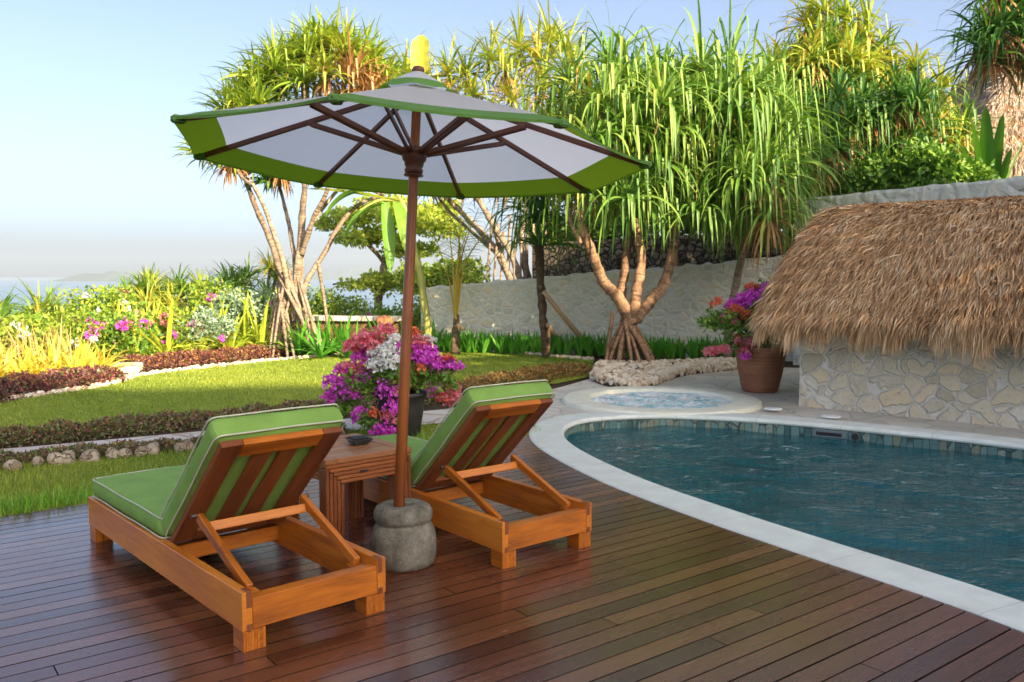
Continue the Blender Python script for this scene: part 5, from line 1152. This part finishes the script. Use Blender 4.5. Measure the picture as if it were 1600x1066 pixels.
shrub('flowering_shrub', 605, 488, 21.0, .8, M['bush'], 'shrub left of the parasol pole against the sea', FG, k=2000, fl=(('magenta_flowers', 'magenta', 4, .08),))
shrub('flowering_shrub', 655, 460, 21.0, .8, M['bush_yel'], 'sunlit shrub at the left end of the low wall', FG, k=2600)
TG = 'greenery on the terrace behind the walls'
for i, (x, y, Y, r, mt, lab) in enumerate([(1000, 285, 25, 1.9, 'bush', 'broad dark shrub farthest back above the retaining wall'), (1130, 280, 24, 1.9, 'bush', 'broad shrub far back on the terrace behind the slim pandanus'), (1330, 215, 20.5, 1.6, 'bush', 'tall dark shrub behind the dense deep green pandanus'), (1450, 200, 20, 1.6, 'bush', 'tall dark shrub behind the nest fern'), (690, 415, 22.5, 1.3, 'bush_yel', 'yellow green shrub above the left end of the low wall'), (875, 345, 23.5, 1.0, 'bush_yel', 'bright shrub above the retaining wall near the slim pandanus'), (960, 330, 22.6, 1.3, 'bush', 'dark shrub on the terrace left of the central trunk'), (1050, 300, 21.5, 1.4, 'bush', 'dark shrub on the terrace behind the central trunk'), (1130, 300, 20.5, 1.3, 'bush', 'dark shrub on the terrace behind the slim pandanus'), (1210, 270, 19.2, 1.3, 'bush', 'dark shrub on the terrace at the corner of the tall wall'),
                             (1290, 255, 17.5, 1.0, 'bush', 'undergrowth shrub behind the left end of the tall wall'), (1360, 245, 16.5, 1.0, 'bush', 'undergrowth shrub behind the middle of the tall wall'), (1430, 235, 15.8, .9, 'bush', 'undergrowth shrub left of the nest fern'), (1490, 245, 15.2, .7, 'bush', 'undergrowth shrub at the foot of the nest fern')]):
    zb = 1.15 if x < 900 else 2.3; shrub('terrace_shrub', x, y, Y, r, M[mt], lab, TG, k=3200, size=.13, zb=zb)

def hedge(name, pts, wd, h_, mats, n, label, size=.028, cat='hedge', group='low clipped hedges'):
    C = catmull(pts, 12); d = np.concatenate([[0], np.cumsum(np.linalg.norm(np.diff(C, axis=0), axis=1))]); B = np.array([C[0][0], C[0][1], -.02])
    e = empty(name, tuple(B), 0, label, cat, group); T_ = unit(np.gradient(C, axis=0)); Nn = np.stack([-T_[:, 1], T_[:, 0]], 1)
    for mi, (mt, frac, lo, hi) in enumerate(mats):
        k = int(n * frac); s = R_.uniform(0, d[-1], k); ix = np.clip(np.searchsorted(d, s) - 1, 0, len(C) - 2); fr = ((s - d[ix]) / (d[ix + 1] - d[ix] + 1e-9))[:, None]; p = C[ix] * (1 - fr) + C[ix + 1] * fr
        a = R_.uniform(lo, hi, k) * PI; lump = 1 + .16 * np.sin(s * 7 + 2 * np.sin(s * 3)) + .10 * np.sin(s * 19) + .05 * R_.normal(size=k)
        rr = R_.uniform(.72, 1.03, k) * lump; p3 = np.c_[p + Nn[ix] * (np.cos(a) * wd / 2 * rr)[:, None], np.abs(np.sin(a)) ** .7 * h_ * rr] - np.array([B[0], B[1], 0]); o = np.c_[Nn[ix] * np.cos(a)[:, None], np.sin(a) + .3]
        mb = MB(); leaves(mb, p3, size, .55, out=o * .5)
        mb.build('foliage', M[mt], e)
    mb = MB(); mb.tube(np.c_[C - B[:2], np.full(len(C), h_ * .1)], [min(wd * .36, h_ * .6)] * len(C), 8); mb.build('twigs', M['bark_dark'], e)
    return e
hp2 = lambda *q: [G(*p)[:2] for p in q]
hedge('low_hedge', [np.array((-6.2, 7.35)), np.array((-4.75, 8.15)), np.array((-3.3, 9.15)), np.array((-2.4, 9.75)), np.array((-1.5, 10.45)), np.array((-.75, 11.05))], .50, .135, [('hedge', .66, -.02, 1.02), ('purple', .22, .1, .9), ('rust', .06, .2, .8), ('bush', .06, 0, 1)], 26000, 'low clipped hedge on the lawn side of the garden path', .034)
hedge('low_hedge', [np.array((-6.2, 6.28)), np.array((-4.9, 6.86)), np.array((-3.6, 7.5)), np.array((-2.6, 8.05)), np.array((-1.7, 8.65))], .26, .095, [('hedge', .68, -.02, 1.02), ('purple', .20, .1, .9), ('rust', .06, .2, .8), ('bush', .06, 0, 1)], 15000, 'narrow low hedge between the garden path and the row of rocks', .028)
hedge('groundcover_border', [np.array((-.75, 11.1)), np.array((-.35, 11.9)), np.array((.1, 12.6)), np.array((.6, 13.4)), np.array((1.15, 14.1))], .55, .17, [('rust', .75, 0, 1), ('hedge', .25, 0, 1)], 13000, 'rust coloured groundcover border between the lawn and the patio', .04, 'groundcover')
hedge('groundcover_border', hp2((-120, 650), (0, 618), (90, 606), (175, 594)), .7, .22, [('purple', .85, 0, 1), ('hedge', .15, 0, 1)], 11000, 'dark purple groundcover border at the far left of the lawn', .05, 'groundcover')
hedge('groundcover_border', hp2((200, 576), (290, 567), (370, 560), (450, 552), (560, 545)), .6, .19, [('purple', .75, 0, 1), ('rust', .25, 0, 1)], 12000, 'dark purple groundcover strip along the far lawn edge', .05, 'groundcover')

# strap-leaved plants
def tuft(name, pos_, mat, n, L, W, droop, lo, label, cat, group, nseg=5, fold=.12):
    mb = MB(); z = R_.uniform(lo, 1, n); a = np.arange(n) * 2.4 + R_.random(); r = np.sqrt(1 - z * z); d = np.stack([r * np.cos(a), r * np.sin(a), z + .25], 1)
    ribbons(mb, d * .02, d, L * R_.uniform(.65, 1.15, n), W * R_.uniform(.8, 1.2, n), droop, nseg, fold=fold); o = mb.build(name, mat, None); o.location = tuple(pos_); tag(o, label, cat, group); return o
def copies(o, places, s=(.85, 1.15)):
    for i, p in enumerate(places):
        q = o if i == 0 else o.copy()
        if i: COL.objects.link(q)
        q.location = tuple(p); q.rotation_euler = (0, 0, R_.random() * 6.28); k = R_.uniform(*s); q.scale = (k, k, k)
ll = tuft('spider_lily', (0, 0, 0), M['lime'], 26, 1.05, .07, .5, .2, 'lime yellow strap-leaved lily in the row along the purple border', 'plant', 'lime lilies along the border')
copies(ll, [np.array([*G(x, y)[:2], 0]) for x, y in [(185, 562), (212, 566), (240, 560), (262, 564), (288, 558), (312, 560), (338, 554), (360, 557), (385, 551), (408, 554), (430, 548), (455, 551), (350, 545), (395, 542), (300, 549), (245, 549), (435, 540)]])
gl_ = tuft('strap_lily', (0, 0, 0), M['iris'], 26, .85, .055, .45, .15, 'deep green strap-leaved lily below the stone ledge', 'plant', 'green lilies below the ledge')
copies(gl_, [np.array([*G(x, y)[:2], 0]) for x, y in [(468, 556), (490, 553), (512, 556), (535, 551), (558, 554), (580, 549), (604, 553), (628, 549), (500, 560), (545, 560), (590, 558), (650, 553), (680, 548)]])
yl = tuft('daylily', (0, 0, 0), M['yellow'], 34, .62, .055, .6, .05, 'golden yellow strap-leaved plant in the sunny bed at the far left', 'plant', 'golden plants in the left bed')
copies(yl, [np.array([*G(x, y)[:2], 0]) for x, y in [(-20, 612), (8, 606), (35, 603), (62, 600), (90, 597), (118, 594), (145, 590), (20, 594), (50, 590), (80, 587), (108, 584), (135, 581), (5, 583), (160, 583)]], (.8, 1.1))
ir = tuft('iris_plant', (0, 0, 0), M['iris'], 13, .40, .045, .10, .72, 'upright green iris fan in the row at the foot of the low wall', 'plant', 'iris plants along the wall', 4)
pl = []
for i in range(140):
    s = R_.random(); a = G(660, 549)[:2] * (1 - s) + np.array([4.05, 15.6]) * s; b_ = np.array([-1.95, 18.35]) * (1 - s) + np.array([4.2, 16.45]) * s; q = a + (b_ - a) * R_.uniform(.15, .75); pl.append(np.array([q[0], q[1], -.02]))
copies(ir, pl)
# dry reeds
mb = MB(); k = 420; p = np.c_[-10.4 + 3.5 * R_.random(k) ** .8, R_.uniform(13.2, 14.6, k), np.zeros(k)]; p[:, 0] += (p[:, 1] - 13.6) * -.4
ribbons(mb, p, np.array([0, 0, 1.0]) + R_.normal(size=(k, 3)) * .22, R_.uniform(.35, 1.0, k), .016, .35, 4, fold=0); tag(mb.build('dry_reeds', M['reed'], None), 'dry tan reeds standing behind the golden plants', None, None, 'stuff')
# soft undergrowth filling the sea border
mb = MB(); P_ = np.zeros((0, 3))
Q_ = scatter([(-14, 15.4), (-9.5, 15.9), (-8.2, 17.3), (-6.0, 18.0), (-4.6, 19.0), (-2.2, 19.6), (-2.2, 24), (-14, 26)], 26000); z = R_.uniform(0, .42, len(Q_)) + .18 * np.sin(Q_[:, 0] * 1.7) * np.cos(Q_[:, 1] * 1.3); leaves(mb, np.c_[Q_, np.maximum(z, .02)], .13, .5)
tag(mb.build('undergrowth', M['bush_yel'], None), 'leafy green undergrowth of the border between the lawn and the sea', None, None, 'stuff')

# rocks along the near hedge
def rock_mesh(r, seed, sub=3):
    import bmesh
    rg = np.random.default_rng(seed); bm = bmesh.new(); bmesh.ops.create_icosphere(bm, subdivisions=sub, radius=1); V = np.array([v.co for v in bm.verts]); F_ = np.array([[v.index for v in f.verts] for f in bm.faces]); bm.free()
    d = np.ones(len(V))
    for _ in range(16): c_ = unit(rg.normal(size=3)); w_ = rg.uniform(.15, .5); d += rg.normal() * .13 * np.exp(-((V - c_) ** 2).sum(1) / w_)
    for _ in range(40): c_ = unit(rg.normal(size=3)); d -= rg.uniform(0, .07) * np.exp(-((V - c_) ** 2).sum(1) / .02)
    V = V * d[:, None] * np.array(r); mb = MB(); mb.add(V, F_); return mb
C = catmull([(-5.4, 6.28), (-4.12, 6.90), (-3.4, 7.42), (-2.85, 7.72), (-2.2, 8.05), (-1.7, 8.35)], 12); dd = np.concatenate([[0], np.cumsum(np.linalg.norm(np.diff(C, axis=0), axis=1))]); s = .0; protos = [rock_mesh((.078, .062, .062), 20 + i).build('border_rock', M['rock'], None, True) for i in range(5)]; i = 0
while s < dd[-1]:
    k = min(len(C) - 2, int(np.searchsorted(dd, s))); p = C[k]; q = protos[i] if i < 5 else protos[R_.integers(0, 5)].copy()
    if i >= 5: COL.objects.link(q)
    sc_ = R_.uniform(.75, 1.25); q.scale = (sc_, sc_, sc_ * R_.uniform(.8, 1.1)); q.location = (p[0] + R_.normal() * .02, p[1] + R_.normal() * .02, .022); q.rotation_euler = (R_.random() * .5, R_.random() * .5, R_.random() * 6)
    tag(q, 'knobbly tan coral rock in the row in front of the narrow hedge', 'rock', 'rocks edging the narrow hedge'); s += .135 * sc_ + .01; i += 1
# coral cobble mound under the central pandanus
CM = [G(*p)[:2] for p in [(925, 592), (945, 600), (985, 606), (1018, 603), (1040, 593), (1075, 584), (1110, 580), (1152, 576)]]; CI = [np.array((1.55, 14.9)), np.array((1.9, 15.1)), np.array((2.3, 15.15)), np.array((2.6, 15.1)), np.array((2.9, 15.1)), np.array((3.4, 15.2)), np.array((3.8, 15.2)), np.array((4.2, 15.1))]
CMc, CIc = catmull(CM, 10), catmull(CI, 10)
mb = MB(); V = []
for k in range(len(CMc)):
    for (f_, z) in ((-.02, -.03), (.0, .04), (.2, .09), (.6, .13), (1.0, .12)): q = CMc[k] * (1 - f_) + CIc[k] * f_; V.append((q[0], q[1], z))
V = np.array(V); mb.add(V, np.array([[i * 5 + j, (i + 1) * 5 + j, (i + 1) * 5 + j + 1, i * 5 + j + 1] for i in range(len(CMc) - 1) for j in range(4)])); structure(mb.build('planting_mound', M['soil'], None, True))
cob = [rock_mesh((.045, .036, .032), 60 + i, 2).build('coral_cobble', M['cobble'], None, True) for i in range(4)]
for o in cob:
    a = o.data.attributes['rnd'];
stones = []
for _ in range(1500):
    s = R_.random() * (len(CMc) - 1.01); k = int(s); fr = s - k; a = CMc[k] * (1 - fr) + CMc[k + 1] * fr; b_ = CIc[k] * (1 - fr) + CIc[k + 1] * fr; f_ = R_.random() ** 1.6 * .8; q = a + (b_ - a) * f_
    z = R_.uniform(.0, .08) if f_ < .05 else np.interp(f_, [0, .2, .6, 1], [.04, .09, .13, .12]); stones.append((f_, q[0], q[1], z))
stones.sort(); 
for i, (f_, x, y, z) in enumerate(stones[:280]):
    q = cob[i] if i < 4 else cob[i % 4].copy()
    if i >= 4: COL.objects.link(q)
    k = R_.uniform(.7, 1.35); q.scale = (k, k, k); q.location = (x, y, z); q.rotation_euler = tuple(R_.random(3) * 6); tag(q, 'small pale coral cobble in the edging of the mound beside the patio', 'stone', 'coral cobbles of the mound')
base = [np.array([v.co for v in o.data.vertices]) for o in cob]; fc = [np.array([list(p.vertices) for p in o.data.polygons]) for o in cob]
mb = MB()
for i, (f_, x, y, z) in enumerate(stones[280:]):
    a = R_.random() * 6; ca, sa = math.cos(a), math.sin(a); mb.add(base[i % 4] @ np.array([[ca, -sa, 0], [sa, ca, 0], [0, 0, 1]]) * R_.uniform(.7, 1.35) + [x, y, z], fc[i % 4])
# pebble edging along the far lawn
for pts, n in ((LAWN[1:5], 260), (LAWN[4:8], 420), (LAWN[7:11], 420)):
    C = catmull([np.array(p) for p in pts], 8)
    for i in range(n): s = R_.random() * (len(C) - 1.01); k = int(s); q = C[k] + (C[k + 1] - C[k]) * (s - k) + R_.normal(size=2) * .035; mb.add(base[i % 4] * R_.uniform(.5, .95) + [q[0], q[1], R_.uniform(-.01, .03)], fc[i % 4])
tag(mb.build('cobble_fill', M['cobble'], None), 'masses of pale coral cobbles filling the mound and edging the far lawn', None, None, 'stuff')
# stone ledge, step and boulder in the border
a, b_ = AT(398, 490, 18.3), AT(628, 498, 17.9); zt = .74
e = empty('stone_ledge', (a[0], a[1], 0), 0, 'long low stone ledge among the plants behind the bougainvillea', 'ledge'); d = b_ - a; d[2] = 0
mb = MB(); n = 12
for i in range(n): p = d * (i / n); q = d * ((i + 1) / n - .004); mb.bar((p[0], p[1], zt - .05), (q[0], q[1], zt - .05 + R_.normal() * .006), .5 + R_.normal() * .02, .10, bev=.012)
mb.build('slab', M['path'], e); mb = MB(); mb.bar((0.1, .05, .32), (d[0] - .1, d[1] + .05, .32), .36, .62, bev=.01); mb.build('base', plain('ledge_base_shade', (.17, .09, .045), .9, .35, 5, .5, .2, .03), e)  # base coloured with the brown shadow below the slab
mb = MB(); c_ = G(170, 580); mb.box((-.5, -.22, 0), (.5, .22, .14), .02); o = mb.build('stone_step', M['coping'], None); o.location = (c_[0], c_[1], -.02); o.rotation_euler = (0, 0, .25); tag(o, 'pale stone step at the gap between the two purple borders', 'step')
o = rock_mesh((.2, .16, .12), 5).build('boulder', plain('red_boulder', (.30, .13, .06), .85, .3, 5, .6), None, True); c_ = AT(600, 500, 17.5); o.location = (c_[0], c_[1], .66); tag(o, 'reddish brown boulder beside the right end of the stone ledge', 'boulder')

# ============================================================ GRASS
def grass(name, poly, n, h0, h1, wd, mat, label, dr=.4, nseg=2, z0=-.014, keep=None):
    q = scatter(poly, n)
    if keep is not None: q = q[keep(q)]
    k = len(q); pt = R_.random(k); mb = MB(); hh = R_.uniform(h0, h1, k) * (1 + .25 * np.sin(q[:, 0] * 3) * np.sin(q[:, 1] * 2.3))
    ribbons(mb, np.c_[q, np.full(k, z0)], np.array([0, 0, 1.0]) + R_.normal(size=(k, 3)) * .35, hh, wd, dr, nseg, taper=.1, rnd=np.clip(R_.normal(.4, .25, k) + .2 * np.sin(q[:, 0] * 1.3 + q[:, 1]), 0, 1))
    return tag(mb.build(name, mat, None), label, None, None, 'stuff')
grass('lawn_grass', STRIP, 60000, .022, .05, .006, M['grass'], 'short grass of the strip beside the deck', keep=lambda q: (q[:, 1] < 9.4))
grass('lawn_grass', LAWN, 90000, .018, .038, .010, M['grass'], 'short mown grass of the main lawn')
e_ = DK1 - DK0; e_ = e_ / np.linalg.norm(e_); nn_ = np.array([-e_[1], e_[0]]); s0 = DK0 - e_ * 3.0
grass('tall_grass', [s0, s0 + e_ * 7.2, s0 + e_ * 7.2 + nn_ * .22, s0 + nn_ * .35], 5200, .07, .19, .008, M['grass_tall'], 'tall bright grass overhanging the deck edge', .7, 4, -.03)

# ============================================================ UNSEEN RIDGE AND TREES ADDED TO CAST THE SHADE
xs = np.linspace(-130, 150, 141); prof_ = [(-14, -.02), (-20, 1.0), (-26, 7), (-33, 16), (-39, 24.5), (-43, 29.2), (-45, 30.5), (-50, 29), (-75, 16), (-110, 8)]
hw = lambda x: .10 + .90 / (1 + math.exp(-(x - 23) / 1.7)) / (1 + math.exp((x - 59) / 1.7))
V = np.array([(x, y, -.04 + max(0, z) * hw(x + (y + 45) * -.55 if y > -45 else x) * (1 + .018 * math.sin(x * .21) + .01 * math.sin(x * .63 + y))) for y, z in prof_ for x in xs]); n_ = len(xs)
mb = MB(); mb.add(V, np.array([[i * n_ + j, (i + 1) * n_ + j, (i + 1) * n_ + j + 1, i * n_ + j + 1] for i in range(len(prof_) - 1) for j in range(n_ - 1)]))
structure(mb.build('shade_ridge', plain('shade_ridge_green', (.16, .20, .08), .95, .4, .8, .5, .1, .3), None, True))  # ridge added out of view, shaped to block the low sun
def shade_tree(x, y, z0, zc, r, rz, k, label, gap=.4):  # tree added out of view to keep sun off hut and wall
    e = empty('shade_tree', (x, y, z0), 0, label, 'tree', 'added shade trees out of view'); mb = MB()
    mb.tube(catmull([(0, 0, -.2), (.1, .1, (zc - z0) * .5), (0, 0, zc - z0)], 6), np.linspace(.2, .1, 13), 9, wob=.2)
    for _ in range(7): q = sph(1, -.2, 1)[0] * np.array([r, r, rz]) * .7 + [0, 0, zc - z0]; mb.tube(catmull([(0, 0, (zc - z0) * .6), q * .6 + [0, 0, .3], q], 5), np.linspace(.08, .02, 11), 6)
    mb.build('trunk', M['bark'], e, True); mb = MB(); p, o = clump_points(k, (0, 0, zc - z0), (r, r, rz), 16, gap, -.9); leaves(mb, p, .30, .55, out=o * .3); mb.build('crown', M['bush'], e)
shade_tree(13.2, -1.2, 0, 7.6, 2.7, 1.7, 4300, 'unseen leafy tree added right of the deck to shade the hut', .42)
shade_tree(12.0, 5.8, 2.3, 6.1, 2.4, 1.5, 9000, 'unseen leafy tree added above the tall wall to shade the low wall', .5)

# ============================================================ HAZE
m, t, b = new_mat('haze_air'); t.nodes.remove(b); vp = t.nodes.new('ShaderNodeVolumePrincipled'); vp.inputs['Density'].default_value = .00022; vp.inputs['Color'].default_value = (.80, .91, 1, 1); vp.inputs['Anisotropy'].default_value = .2
t.links.new(vp.outputs[0], t.nodes['Material Output'].inputs['Volume'])
mb = MB(); mb.box((-5000, -130, -60), (5000, 6200, 150), .5); o = mb.build('haze', m, None); o['kind'] = 'stuff'
